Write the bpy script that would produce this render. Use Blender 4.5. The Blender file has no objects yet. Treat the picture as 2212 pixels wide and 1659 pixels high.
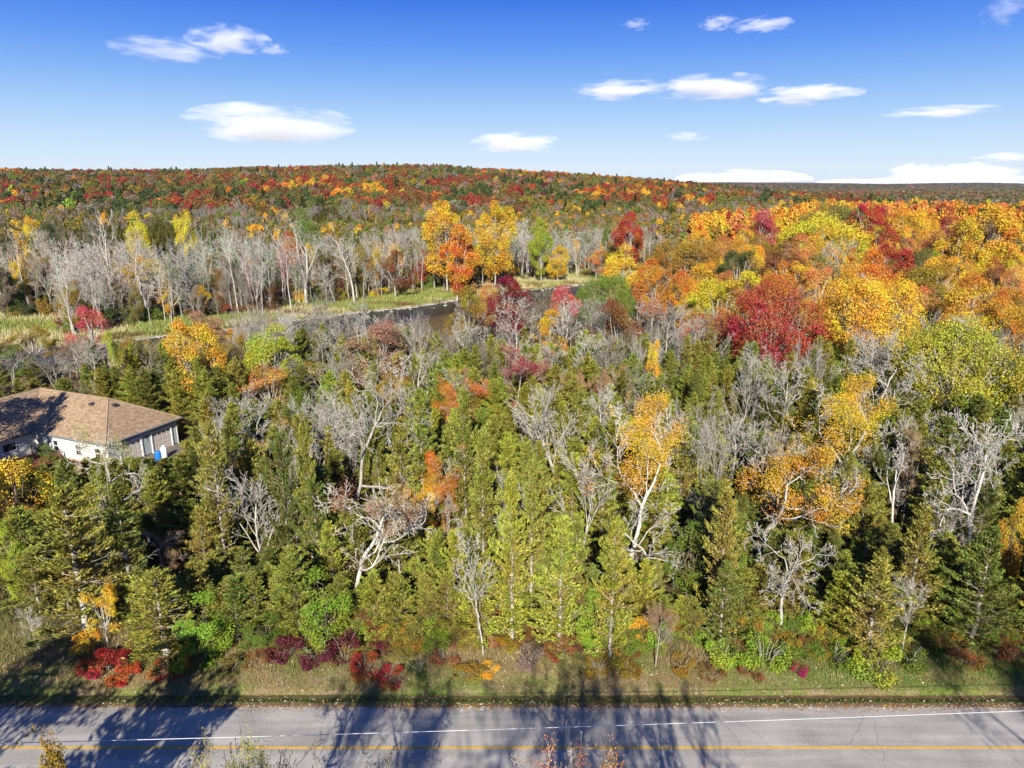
import bpy, math, random
import numpy as np
from mathutils import Vector

random.seed(7)
RNG = np.random.default_rng(7)
R = math.radians
scene = bpy.context.scene
COL = scene.collection

# ------------------------------------------------------------------ camera
PITCH = 15.6
KF = 1536.0            # focal length in pixels of a 2212 px wide picture
CAM_H = 30.0
cam_d = bpy.data.cameras.new("camera")
cam = bpy.data.objects.new("camera", cam_d)
COL.objects.link(cam)
cam.location = (0, 0, CAM_H)
cam.rotation_euler = (R(90 - PITCH), 0, 0)
cam_d.sensor_width = 36
cam_d.lens = 36 * KF / 2212
cam_d.clip_start = 0.5
cam_d.clip_end = 60000
scene.camera = cam

# ------------------------------------------------------------------ sky and sun
SUN_EL, SUN_AZ = 30.0, 2.8      # shadows fall away from the camera, a little to +X
SKY_G, SKY_N = 4.45, .03
world = bpy.data.worlds.new("World")
scene.world = world
world.use_nodes = True
wn, wl = world.node_tree.nodes, world.node_tree.links
wn.clear()
w_out = wn.new("ShaderNodeOutputWorld")
w_bg = wn.new("ShaderNodeBackground")
w_sky = wn.new("ShaderNodeTexSky")
w_sky.sky_type = 'NISHITA'
w_sky.sun_disc = False
w_sky.sun_elevation = R(SUN_EL)
w_sky.sun_rotation = R(180 + SUN_AZ)
w_sky.altitude = 0
w_sky.air_density = 1.0
w_sky.dust_density = 0.15
w_sky.ozone_density = 3.0
w_tc = wn.new("ShaderNodeTexCoord"); w_sep = wn.new("ShaderNodeSeparateXYZ"); w_rmp = wn.new("ShaderNodeValToRGB")
wl.new(w_tc.outputs['Generated'], w_sep.inputs[0]); wl.new(w_sep.outputs['Z'], w_rmp.inputs[0])
# clear autumn sky: pale at the horizon, deepening quickly to royal blue (sine of elevation -> colour)
_stops = [(0.0, (.76, .86, .97)), (.0244, (.70, .83, .975)), (.0454, (.605, .778, .98)), (.089, (.40, .62, .96)), (.127, (.240, .465, .93)),
          (.167, (.118, .32, .90)), (.222, (.036, .172, .79)), (.45, (.034, .125, .56)), (1.0, (.022, .075, .36))]
_e = w_rmp.color_ramp.elements
while len(_e) < len(_stops): _e.new(.5)
for _k, (_p, _c) in enumerate(_stops): _e[_k].position = _p; _e[_k].color = (*_c, 1)
w_mul = wn.new("ShaderNodeMixRGB"); w_mul.blend_type = 'MULTIPLY'; w_mul.inputs[0].default_value = 1
w_mul.inputs[2].default_value = (SKY_G, SKY_G, SKY_G, 1); wl.new(w_rmp.outputs[0], w_mul.inputs[1])
w_add = wn.new("ShaderNodeMixRGB"); w_add.blend_type = 'ADD'; w_add.inputs[0].default_value = SKY_N
wl.new(w_mul.outputs[0], w_add.inputs[1]); wl.new(w_sky.outputs[0], w_add.inputs[2])
wl.new(w_add.outputs[0], w_bg.inputs['Color'])
w_bg.inputs['Strength'].default_value = 0.13
wl.new(w_bg.outputs[0], w_out.inputs['Surface'])

sd = bpy.data.lights.new("sun", 'SUN')
sun = bpy.data.objects.new("sun", sd)
COL.objects.link(sun)
sd.energy = 5.0
sd.angle = R(0.5)
sd.color = (1.0, 0.95, 0.86)
_ce = math.cos(R(SUN_EL))
sdir = Vector((math.sin(R(SUN_AZ)) * _ce, math.cos(R(SUN_AZ)) * _ce, -math.sin(R(SUN_EL))))
sun.rotation_euler = sdir.to_track_quat('-Z', 'Y').to_euler()
sun.location = (-5, -60, 60)
scene.view_settings.view_transform = 'Standard'
scene.view_settings.look = 'None'
scene.view_settings.gamma = 1
scene.view_settings.use_curve_mapping = False
scene.view_settings.exposure = 0.72
scene.cycles.max_bounces = 5
scene.cycles.diffuse_bounces = 2
scene.cycles.glossy_bounces = 2
scene.cycles.transmission_bounces = 2
scene.cycles.transparent_max_bounces = 4
scene.cycles.volume_bounces = 10
scene.cycles.use_denoising = True

# ------------------------------------------------------------------ picture <-> place
_cp, _sp = math.cos(R(PITCH)), math.sin(R(PITCH))
def ray(u, v):
    a, b = (u - 1106) / KF, (829 - v) / KF
    return a, _cp + b * _sp, -_sp + b * _cp
def at_z(u, v, z=0.0):
    X, Y, Z = ray(u, v)
    t = (z - CAM_H) / Z
    return (X * t, Y * t, z)
def at_y(u, v, y):
    X, Y, Z = ray(u, v)
    t = y / Y
    return (X * t, y, CAM_H + Z * t)
def depth(y, z):
    return y * _cp + (CAM_H - z) * _sp
def uv_of(x, y, z):
    d = depth(y, z)
    up = (z - CAM_H) * _cp + y * _sp
    return 1106 + KF * x / d, 829 - KF * up / d

# ------------------------------------------------------------------ smooth noise on arrays
_perm = np.random.default_rng(3).random((256, 256))
def vnoise(x, y):
    x = np.asarray(x, float); y = np.asarray(y, float)
    xi, yi = np.floor(x).astype(int), np.floor(y).astype(int)
    fx, fy = x - xi, y - yi
    fx, fy = fx * fx * (3 - 2 * fx), fy * fy * (3 - 2 * fy)
    g = lambda a, b: _perm[a & 255, b & 255]
    return (g(xi, yi) * (1 - fx) + g(xi + 1, yi) * fx) * (1 - fy) + (g(xi, yi + 1) * (1 - fx) + g(xi + 1, yi + 1) * fx) * fy
def fbm(x, y, o=4):
    s, a, t = 0, 1, 0
    for k in range(o):
        s = s + a * vnoise(np.asarray(x) * 2 ** k + 17 * k, np.asarray(y) * 2 ** k + 31 * k); t += a; a *= .5
    return s / t
def sstep(a, b, x):
    t = np.clip((x - a) / (b - a), 0, 1)
    return t * t * (3 - 2 * t)

# ------------------------------------------------------------------ terrain
_fb = [at_z(u, v, -0.5) for u, v in ((110, 748), (300, 728), (500, 706), (620, 691), (760, 674), (900, 660), (1000, 643), (1100, 628), (1180, 622), (1260, 612))]
FBX = np.array([-500, -140] + [p[0] for p in _fb] + [60, 110, 300])
FBY = np.array([95, 115] + [p[1] for p in _fb] + [262, 300, 380])
def far_bank(x):
    x = np.asarray(x, float)
    return np.interp(x, FBX, FBY) + 2.4 * (vnoise(x * .11, x * 0 + 3) - .5)
def near_bank(x):
    x = np.asarray(x, float)
    w = np.interp(x, [-150, -70, -20, 20, 60, 300], [15, 21, 24, 22, 16, 12])
    return far_bank(x) - w
_sk = [(0, 366), (150, 369), (270, 369), (420, 368), (550, 363), (700, 361), (800, 358), (950, 358), (1050, 366), (1200, 374), (1350, 384), (1450, 392), (1550, 402)]
_ridge = [at_y(u, v, 850.0) for u, v in _sk]
RX = np.array([-1500, -800] + [p[0] for p in _ridge] + [330, 470, 900])
RZ = np.array([30, 34] + [p[2] - 11 for p in _ridge] + [8, 1, 0])
_sk2 = [(1450, 396), (1550, 393), (1700, 394), (1800, 395), (1900, 397), (2000, 396), (2100, 394), (2212, 397)]
_ridge2 = [at_y(u, v, 5200.0) for u, v in _sk2]
R2X = np.array([-6000] + [p[0] for p in _ridge2] + [7000])
R2Z = np.array([20] + [p[2] - 14 for p in _ridge2] + [30])
def terrain(x, y):
    x = np.asarray(x, float); y = np.asarray(y, float)
    z = np.zeros_like(x + y)
    hz = np.interp(x, RX, RZ)
    f = sstep(410, 850, y) * .55 + .45 * np.clip((y - 430) / 420, 0, 1)
    back = 1 - .7 * sstep(880, 1500, y)
    z = z + hz * f * back
    z = z + np.interp(x, R2X, R2Z) * sstep(3300, 5200, y)
    z = z + 3.0 * sstep(1100, 1700, y) * np.clip(1 - (y - 1700) / 3000, 0, 1) * fbm(x * .002, y * .002) * 2
    z = z + 5.0 * sstep(40, 150, x) * sstep(150, 320, y) * (1 - sstep(500, 800, y))
    # river bed
    fb, nb = far_bank(x), near_bank(x)
    z = z - 2.0 * sstep(nb - 3, nb + 3, y) * (1 - sstep(fb - 2.5, fb + .6, y)) * (y < 420)
    z = z + .45 * (fbm(x * .04, y * .04) - .5) * sstep(46, 70, y) * (y < 420) * sstep(24, 34, np.hypot(x + 46, y - 74))
    # roadside: shallow ditch, rough bank
    z = z - .28 * np.exp(-((y - 36.75) / .42) ** 2) + .22 * sstep(37.2, 39.0, y) * (1 - sstep(42, 60, y))
    z = z - .08 * sstep(29.6, 28.6, y)
    return z
def T(x, y):
    return float(terrain(x, y))

# ------------------------------------------------------------------ materials
def new_mat(name):
    m = bpy.data.materials.new(name)
    m.use_nodes = True
    m.node_tree.nodes.clear()
    return m, m.node_tree.nodes, m.node_tree.links
def nd(N, t, **k):
    n = N.new("ShaderNode" + t)
    for a, b in k.items():
        if a in n.inputs: n.inputs[a].default_value = b
        else: setattr(n, a, b)
    return n
def principled(name, col, rough=.7, spec=.3, metal=0.0, noise=None, bump=None):
    m, N, L = new_mat(name)
    o = nd(N, "OutputMaterial"); p = nd(N, "BsdfPrincipled")
    p.inputs['Roughness'].default_value = rough
    p.inputs['Specular IOR Level'].default_value = spec
    p.inputs['Metallic'].default_value = metal
    p.inputs['Base Color'].default_value = (*col, 1)
    L.new(p.outputs[0], o.inputs[0])
    tc = nd(N, "TexCoord")
    if noise:
        sc, amt = noise
        n = nd(N, "TexNoise"); n.inputs['Scale'].default_value = sc; n.inputs['Detail'].default_value = 6
        L.new(tc.outputs['Object'], n.inputs['Vector'])
        mr = nd(N, "MapRange"); mr.inputs['To Min'].default_value = 1 - amt; mr.inputs['To Max'].default_value = 1 + amt
        mr.inputs['From Min'].default_value = .3; mr.inputs['From Max'].default_value = .7
        L.new(n.outputs[0], mr.inputs[0])
        mx = nd(N, "MixRGB", blend_type='MULTIPLY'); mx.inputs[0].default_value = 1
        mx.inputs[1].default_value = (*col, 1)
        L.new(mr.outputs[0], mx.inputs[2]); L.new(mx.outputs[0], p.inputs['Base Color'])
    if bump:
        sc, st = bump
        n = nd(N, "TexNoise"); n.inputs['Scale'].default_value = sc; n.inputs['Detail'].default_value = 5
        L.new(tc.outputs['Object'], n.inputs['Vector'])
        b = nd(N, "Bump"); b.inputs['Strength'].default_value = st; b.inputs['Distance'].default_value = .05
        L.new(n.outputs[0], b.inputs['Height']); L.new(b.outputs[0], p.inputs['Normal'])
    return m

def foliage_mat(name, instanced=False, hue=.05, val=.45, trans=.22, patch=.03, fade=.0):
    """leaf colour = the tree's own colour, varied leaf by leaf and in soft patches"""
    m, N, L = new_mat(name)
    o = nd(N, "OutputMaterial")
    if instanced:
        src = nd(N, "Attribute", attribute_type='INSTANCER', attribute_name='tree_color'); cs = src.outputs['Color']
    else:
        src = nd(N, "ObjectInfo"); cs = src.outputs['Color']
    at = nd(N, "Attribute", attribute_type='GEOMETRY', attribute_name='tint')
    tc = nd(N, "TexCoord")
    ns = nd(N, "TexNoise"); ns.inputs['Scale'].default_value = .35; ns.inputs['Detail'].default_value = 1
    L.new(tc.outputs['Object'], ns.inputs['Vector'])
    h1 = nd(N, "MapRange"); h1.inputs['To Min'].default_value = .5 - hue; h1.inputs['To Max'].default_value = .5 + hue
    L.new(at.outputs['Fac'], h1.inputs[0])
    h2 = nd(N, "MapRange"); h2.inputs['From Min'].default_value = .3; h2.inputs['From Max'].default_value = .7
    h2.inputs['To Min'].default_value = -patch; h2.inputs['To Max'].default_value = patch
    L.new(ns.outputs[0], h2.inputs[0])
    nb = nd(N, "TexNoise"); nb.inputs['Scale'].default_value = .8; nb.inputs['Detail'].default_value = 3
    L.new(tc.outputs['Object'], nb.inputs['Vector'])
    bm_ = nd(N, "MapRange"); bm_.inputs['From Min'].default_value = .5; bm_.inputs['From Max'].default_value = .68; bm_.inputs['To Max'].default_value = fade
    L.new(nb.outputs[0], bm_.inputs[0])
    bl = nd(N, "MixRGB"); bl.inputs[2].default_value = (.17, .15, .045, 1); L.new(bm_.outputs[0], bl.inputs[0]); L.new(cs, bl.inputs[1]); cs = bl.outputs[0]
    ad = nd(N, "Math", operation='ADD'); L.new(h1.outputs[0], ad.inputs[0]); L.new(h2.outputs[0], ad.inputs[1])
    v1 = nd(N, "Math", operation='MULTIPLY_ADD'); v1.inputs[1].default_value = 37.0; v1.inputs[2].default_value = .3
    L.new(at.outputs['Fac'], v1.inputs[0])
    fr = nd(N, "Math", operation='FRACT'); L.new(v1.outputs[0], fr.inputs[0])
    v2 = nd(N, "MapRange"); v2.inputs['To Min'].default_value = 1 - val; v2.inputs['To Max'].default_value = 1 + val
    L.new(fr.outputs[0], v2.inputs[0])
    hs = nd(N, "HueSaturation"); L.new(cs, hs.inputs['Color']); L.new(ad.outputs[0], hs.inputs['Hue']); L.new(v2.outputs[0], hs.inputs['Value'])
    d = nd(N, "BsdfDiffuse"); t = nd(N, "BsdfTranslucent"); g = nd(N, "BsdfGlossy")
    g.inputs['Roughness'].default_value = .45; g.inputs['Color'].default_value = (1, 1, 1, 1)
    L.new(hs.outputs[0], d.inputs['Color']); L.new(hs.outputs[0], t.inputs['Color'])
    mx = nd(N, "MixShader"); mx.inputs[0].default_value = trans
    L.new(d.outputs[0], mx.inputs[1]); L.new(t.outputs[0], mx.inputs[2])
    m2 = nd(N, "MixShader"); m2.inputs[0].default_value = .02
    L.new(mx.outputs[0], m2.inputs[1]); L.new(g.outputs[0], m2.inputs[2])
    L.new(m2.outputs[0], o.inputs[0])
    return m
def bark_mat(name, instanced=False):
    m, N, L = new_mat(name)
    o = nd(N, "OutputMaterial"); d = nd(N, "BsdfDiffuse")
    if instanced:
        src = nd(N, "Attribute", attribute_type='INSTANCER', attribute_name='bark_color'); cs = src.outputs['Color']
    else:
        src = nd(N, "ObjectInfo"); cs = src.outputs['Color']
    tc = nd(N, "TexCoord")
    ns = nd(N, "TexNoise"); ns.inputs['Scale'].default_value = 2.2; ns.inputs['Detail'].default_value = 5
    L.new(tc.outputs['Object'], ns.inputs['Vector'])
    mr = nd(N, "MapRange"); mr.inputs['From Min'].default_value = .3; mr.inputs['From Max'].default_value = .7
    mr.inputs['To Min'].default_value = .6; mr.inputs['To Max'].default_value = 1.2
    L.new(ns.outputs[0], mr.inputs[0])
    mx = nd(N, "MixRGB", blend_type='MULTIPLY'); mx.inputs[0].default_value = 1
    L.new(cs, mx.inputs[1]); L.new(mr.outputs[0], mx.inputs[2]); L.new(mx.outputs[0], d.inputs['Color'])
    L.new(d.outputs[0], o.inputs[0])
    return m
def attr_mat(name, attr='tint_color', rough=.9, nscale=3.0, amt=.35, trans=0):
    m, N, L = new_mat(name)
    o = nd(N, "OutputMaterial"); d = nd(N, "BsdfDiffuse")
    a = nd(N, "Attribute", attribute_type='GEOMETRY', attribute_name=attr)
    g = nd(N, "NewGeometry")
    ns = nd(N, "TexNoise"); ns.inputs['Scale'].default_value = nscale; ns.inputs['Detail'].default_value = 9; ns.inputs['Roughness'].default_value = .7
    L.new(g.outputs['Position'], ns.inputs['Vector'])
    mr = nd(N, "MapRange"); mr.inputs['From Min'].default_value = .3; mr.inputs['From Max'].default_value = .7
    mr.inputs['To Min'].default_value = 1 - amt; mr.inputs['To Max'].default_value = 1 + amt
    L.new(ns.outputs[0], mr.inputs[0])
    mx = nd(N, "MixRGB", blend_type='MULTIPLY'); mx.inputs[0].default_value = 1
    L.new(a.outputs['Color'], mx.inputs[1]); L.new(mr.outputs[0], mx.inputs[2]); L.new(mx.outputs[0], d.inputs['Color'])
    if trans:
        t = nd(N, "BsdfTranslucent"); L.new(mx.outputs[0], t.inputs['Color'])
        ms = nd(N, "MixShader"); ms.inputs[0].default_value = trans
        L.new(d.outputs[0], ms.inputs[1]); L.new(t.outputs[0], ms.inputs[2]); L.new(ms.outputs[0], o.inputs[0])
    else:
        L.new(d.outputs[0], o.inputs[0])
    return m

M_LEAF = foliage_mat("leaf", hue=.016, val=.3, trans=.2, patch=.035, fade=.42)
M_CEDAR = foliage_mat("cedar_needles", hue=.03, val=.5, trans=.05, patch=.03, fade=.38)
M_LEAF_FAR = foliage_mat("leaf_far", True, hue=.02, val=.3, trans=.2, patch=.025, fade=.5)
M_BARK = bark_mat("bark")
M_BARK_FAR = bark_mat("bark_far", True)
M_GROUND = attr_mat("ground_cover", nscale=1.6, amt=.45)
M_VERGE = attr_mat("verge_soil", nscale=5.0, amt=.5)
M_GRASS = attr_mat("grass_blades", nscale=.5, amt=.2, trans=.25)

# ------------------------------------------------------------------ mesh helpers
def mesh_np(name, verts, faces, mats=(), tint=None, fcol=None, vcol=None, smooth=False):
    """faces: list of int arrays (n,3) or (n,4); tint / fcol per face in the same order"""
    me = bpy.data.meshes.new(name)
    verts = np.asarray(verts, np.float32)
    faces = [np.asarray(f, np.int32) for f in faces if len(f)]
    me.vertices.add(len(verts)); me.vertices.foreach_set("co", verts.ravel())
    nl = sum(f.size for f in faces); nf = sum(len(f) for f in faces)
    me.loops.add(nl); me.polygons.add(nf)
    me.loops.foreach_set("vertex_index", np.concatenate([f.ravel() for f in faces]))
    tot = np.concatenate([np.full(len(f), f.shape[1], np.int32) for f in faces])
    me.polygons.foreach_set("loop_start", np.concatenate([[0], np.cumsum(tot)[:-1]]).astype(np.int32))
    me.polygons.foreach_set("use_smooth", np.full(nf, smooth))
    if tint is not None:
        a = me.attributes.new("tint", 'FLOAT', 'FACE'); a.data.foreach_set("value", np.asarray(tint, np.float32))
    if fcol is not None:
        a = me.attributes.new("tint_color", 'FLOAT_COLOR', 'FACE')
        c = np.ones((nf, 4), np.float32); c[:, :3] = fcol; a.data.foreach_set("color", c.ravel())
    if vcol is not None:
        a = me.attributes.new("tint_color", 'FLOAT_COLOR', 'POINT')
        c = np.ones((len(verts), 4), np.float32); c[:, :3] = vcol; a.data.foreach_set("color", c.ravel())
    for m in mats: me.materials.append(m)
    me.update(calc_edges=True)
    return me
def nrm(a):
    return a / np.maximum(np.linalg.norm(a, axis=-1, keepdims=True), 1e-9)
def tubes(segs, sides=3):
    """segs: array (n,8) p0 p1 r0 r1 -> verts, quads"""
    segs = np.asarray(segs, float)
    if not len(segs): return np.zeros((0, 3)), np.zeros((0, 4), int)
    p0, p1, r0, r1 = segs[:, :3], segs[:, 3:6], segs[:, 6:7], segs[:, 7:8]
    d = nrm(p1 - p0)
    ref = np.where(np.abs(d[:, 2:3]) > .9, [[1., 0, 0]], [[0, 0, 1.]])
    a = nrm(np.cross(d, ref)); b = np.cross(d, a)
    n = len(segs)
    V = np.zeros((n, 2 * sides, 3))
    ext = d * r0 * .4
    for k in range(sides):
        t = 2 * math.pi * k / sides
        o = a * math.cos(t) + b * math.sin(t)
        V[:, k] = p0 - ext + o * r0
        V[:, sides + k] = p1 + o * r1
    base = (np.arange(n) * 2 * sides)[:, None]
    F = []
    for k in range(sides):
        k2 = (k + 1) % sides
        F.append(base + np.array([[k, k2, sides + k2, sides + k]]))
    return V.reshape(-1, 3), np.concatenate(F)
def cards(c, along, normal, ln, wd, notch=.12):
    """pointed leaf-like diamonds, (n,3) centres"""
    n = len(c)
    along = nrm(along); side = nrm(np.cross(along, normal)); nn = np.cross(side, along)
    ln = np.asarray(ln).reshape(-1, 1) * np.ones((n, 1)); wd = np.asarray(wd).reshape(-1, 1) * np.ones((n, 1))
    V = np.zeros((n, 4, 3))
    V[:, 0] = c - along * ln * .5
    V[:, 1] = c + side * wd * .5 - along * ln * notch + nn * wd * .12
    V[:, 2] = c + along * ln * .5 - nn * ln * .08
    V[:, 3] = c - side * wd * .5 - along * ln * notch + nn * wd * .12
    F = (np.arange(n) * 4)[:, None] + np.array([[0, 1, 2, 3]])
    return V.reshape(-1, 3), F
def boxes(B):
    """B: list of (cx,cy,cz,sx,sy,sz) -> verts, quads"""
    B = np.asarray(B, float); n = len(B)
    s = np.array([[-1, -1, -1], [1, -1, -1], [1, 1, -1], [-1, 1, -1], [-1, -1, 1], [1, -1, 1], [1, 1, 1], [-1, 1, 1]]) * .5
    V = B[:, None, :3] + s[None] * B[:, None, 3:]
    f = np.array([[0, 3, 2, 1], [4, 5, 6, 7], [0, 1, 5, 4], [1, 2, 6, 5], [2, 3, 7, 6], [3, 0, 4, 7]])
    F = (np.arange(n) * 8)[:, None, None] + f[None]
    return V.reshape(-1, 3), F.reshape(-1, 4)

# ------------------------------------------------------------------ object helpers
def tag(o, label=None, cat=None, group=None, kind=None):
    if label: o['label'] = label
    if cat: o['category'] = cat
    if group: o['group'] = group
    if kind: o['kind'] = kind
    return o
def link(name, me, parent=None, loc=None):
    o = bpy.data.objects.new(name, me); COL.objects.link(o)
    if parent is not None: o.parent = parent
    if loc is not None: o.location = loc
    return o
def empty(name, loc=(0, 0, 0), rz=0.0):
    o = bpy.data.objects.new(name, None); COL.objects.link(o)
    o.location = loc; o.rotation_euler = (0, 0, rz); o.empty_display_size = .5
    return o

# ------------------------------------------------------------------ tree skeletons
def grow(rng, p, d, L, r, lvl, S, out, ends):
    n = max(2, int(round(L / S['seg'][lvl])))
    st = L / n
    kids = S['kids'][lvl] if lvl < S['max'] else 0
    start = S['start'][lvl]
    rk = r
    acc = rng.random() * .6
    az = rng.random() * 6.28
    for i in range(n):
        d = d + rng.normal(size=3) * S['crook'][lvl] + np.array([0, 0, S['up'][lvl]])
        d = d / np.linalg.norm(d)
        q = p + d * st
        t = (i + 1) / n
        r1 = max(S['rmin'], r * (1 - S['taper'][lvl] * t))
        out.append((*p, *q, rk, r1, lvl))
        p, rk = q, r1
        if kids and t > start:
            acc += kids / max(1, n * (1 - start))
            while acc >= 1:
                acc -= 1
                az += 2.4 + rng.normal() * .5
                ang = R(S['ang'][lvl] + rng.normal() * 9)
                ref = np.array([0, 0, 1.]) if abs(d[2]) < .9 else np.array([1., 0, 0])
                a = np.cross(d, ref); a /= np.linalg.norm(a); b = np.cross(d, a)
                cd = d * math.cos(ang) + (a * math.cos(az) + b * math.sin(az)) * math.sin(ang)
                cl = L * S['ratio'][lvl] * (1.1 - .55 * t) * rng.uniform(.65, 1.2)
                grow(rng, p, cd, cl, max(S['rmin'], r1 * S['rr'][lvl]), lvl + 1, S, out, ends)
    if lvl >= 2: ends.append(p)

SPEC = {
 'oak':  dict(max=4, seg=[.5, .42, .32, .28, .25], kids=[6, 7, 5, 3, 0], start=[.32, .25, .2, .2, 1], crook=[.16, .27, .26, .24, .2], up=[.03, .07, .06, .05, .05],
              ang=[52, 48, 46, 44, 40], ratio=[.78, .55, .52, .55, .5], rr=[.62, .6, .62, .65, .6], taper=[.65, .7, .7, .6, .5], rmin=.017, L=6.8, r=.15),
 'fan':  dict(max=4, seg=[.5, .5, .42, .36, .3], kids=[10, 7, 5, 2.5, 0], start=[.08, .22, .2, .2, 1], crook=[.06, .09, .1, .12, .12], up=[.03, .05, .05, .05, .05],
              ang=[38, 28, 28, 28, 30], ratio=[.95, .52, .5, .5, .5], rr=[.55, .55, .6, .6, .6], taper=[.7, .7, .7, .6, .5], rmin=.017, L=6.0, r=.14),
 'ash':  dict(max=4, seg=[.6, .5, .42, .36, .3], kids=[11, 7, 5, 2, 0], start=[.38, .25, .2, .2, 1], crook=[.05, .1, .12, .14, .14], up=[.02, .07, .06, .05, .04],
              ang=[42, 35, 34, 34, 34], ratio=[.5, .55, .5, .5, .5], rr=[.5, .55, .6, .6, .6], taper=[.75, .7, .7, .6, .5], rmin=.017, L=8.5, r=.12),
 'fork': dict(max=4, seg=[.5, .5, .42, .36, .3], kids=[3, 7, 5, 2.5, 0], start=[.5, .25, .2, .2, 1], crook=[.05, .12, .16, .18, .2], up=[.0, .05, .06, .05, .04],
              ang=[36, 40, 40, 40, 40], ratio=[1.0, .42, .5, .5, .5], rr=[.75, .45, .6, .6, .6], taper=[.35, .75, .7, .6, .5], rmin=.017, L=5.0, r=.14),
 'tall': dict(max=3, seg=[1.6, 1.1, .9, .8], kids=[9, 5, 3, 0], start=[.42, .2, .15, 1], crook=[.035, .08, .1, .12], up=[.01, .06, .05, .04],
              ang=[30, 30, 34, 34], ratio=[.42, .5, .5, .5], rr=[.5, .55, .6, .6], taper=[.75, .7, .6, .5], rmin=.03, L=19, r=.26),
 'twin': dict(max=3, seg=[1.4, 1.1, .9, .8], kids=[4, 7, 4, 0], start=[.22, .3, .15, 1], crook=[.04, .06, .1, .12], up=[.0, .05, .05, .04],
              ang=[17, 32, 34, 34], ratio=[.95, .36, .5, .5], rr=[.7, .5, .6, .6], taper=[.7, .75, .6, .5], rmin=.03, L=15, r=.3),
 'fuzz': dict(max=4, seg=[.8, .6, .5, .45, .4], kids=[12, 7, 5, 2, 0], start=[.25, .2, .15, .1, 1], crook=[.06, .12, .15, .16, .16], up=[.02, .05, .04, .03, .03],
              ang=[44, 40, 38, 38, 38], ratio=[.55, .55, .5, .5, .5], rr=[.5, .55, .6, .6, .6], taper=[.75, .7, .7, .6, .5], rmin=.018, L=9, r=.17),
}
PROTO = {}
def skel_proto(kind, seed, leaves=None, leafcfg=None):
    S = SPEC[kind]
    rng = np.random.default_rng(seed)
    for attempt in range(6):
        out, ends = [], []
        d0 = nrm(np.array([rng.normal() * .07, rng.normal() * .07, 1.]))
        grow(rng, np.zeros(3), d0, S['L'], S['r'], 0, S, out, ends)
        if len(out) < 7500: break
    A = np.array(out)
    h = A[:, 5].max(); ctr = np.array([np.median(A[:, 3]), np.median(A[:, 4])])
    rad = np.percentile(np.hypot(A[:, 3] - ctr[0], A[:, 4] - ctr[1]), 97)
    big, small = A[A[:, 8] <= 1], A[A[:, 8] > 1]
    v1, f1 = tubes(big[:, :8], 6); v2, f2 = tubes(small[:, :8], 3)
    parts = [("trunk", mesh_np(kind + "_trunk", v1, [f1], [M_BARK], smooth=True), 'bark'),
             ("branches", mesh_np(kind + "_branches", v2, [f2], [M_BARK], smooth=True), 'bark')]
    if leaves:
        n, size, share = leafcfg
        E = np.array(ends); keep = rng.random(len(E)) < share
        # keep leaves in patches of the crown
        pn = fbm(E[:, 0] * .9 + 9, E[:, 2] * .9 + E[:, 1] * .7 + seed, 2)
        E = E[(pn > np.quantile(pn, 1 - share))]
        if len(E) > 900: E = E[rng.choice(len(E), 900, False)]
        k = max(1, n // max(1, len(E)))
        c = np.repeat(E, k, 0) + rng.normal(size=(len(E) * k, 3)) * .21
        al = rng.normal(size=c.shape); nm = rng.normal(size=c.shape) + np.array([0, -.3, .8])
        v, f = cards(c, al, nm, rng.uniform(.7, 1.3, len(c)) * size, rng.uniform(.6, 1, len(c)) * size * .75)
        parts.append(("foliage", mesh_np(kind + "_foliage", v, [f], [M_LEAF], tint=rng.random(len(f))), 'leaf'))
    return dict(parts=parts, h=h, r=rad, c=ctr, nseg=len(out))
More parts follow.
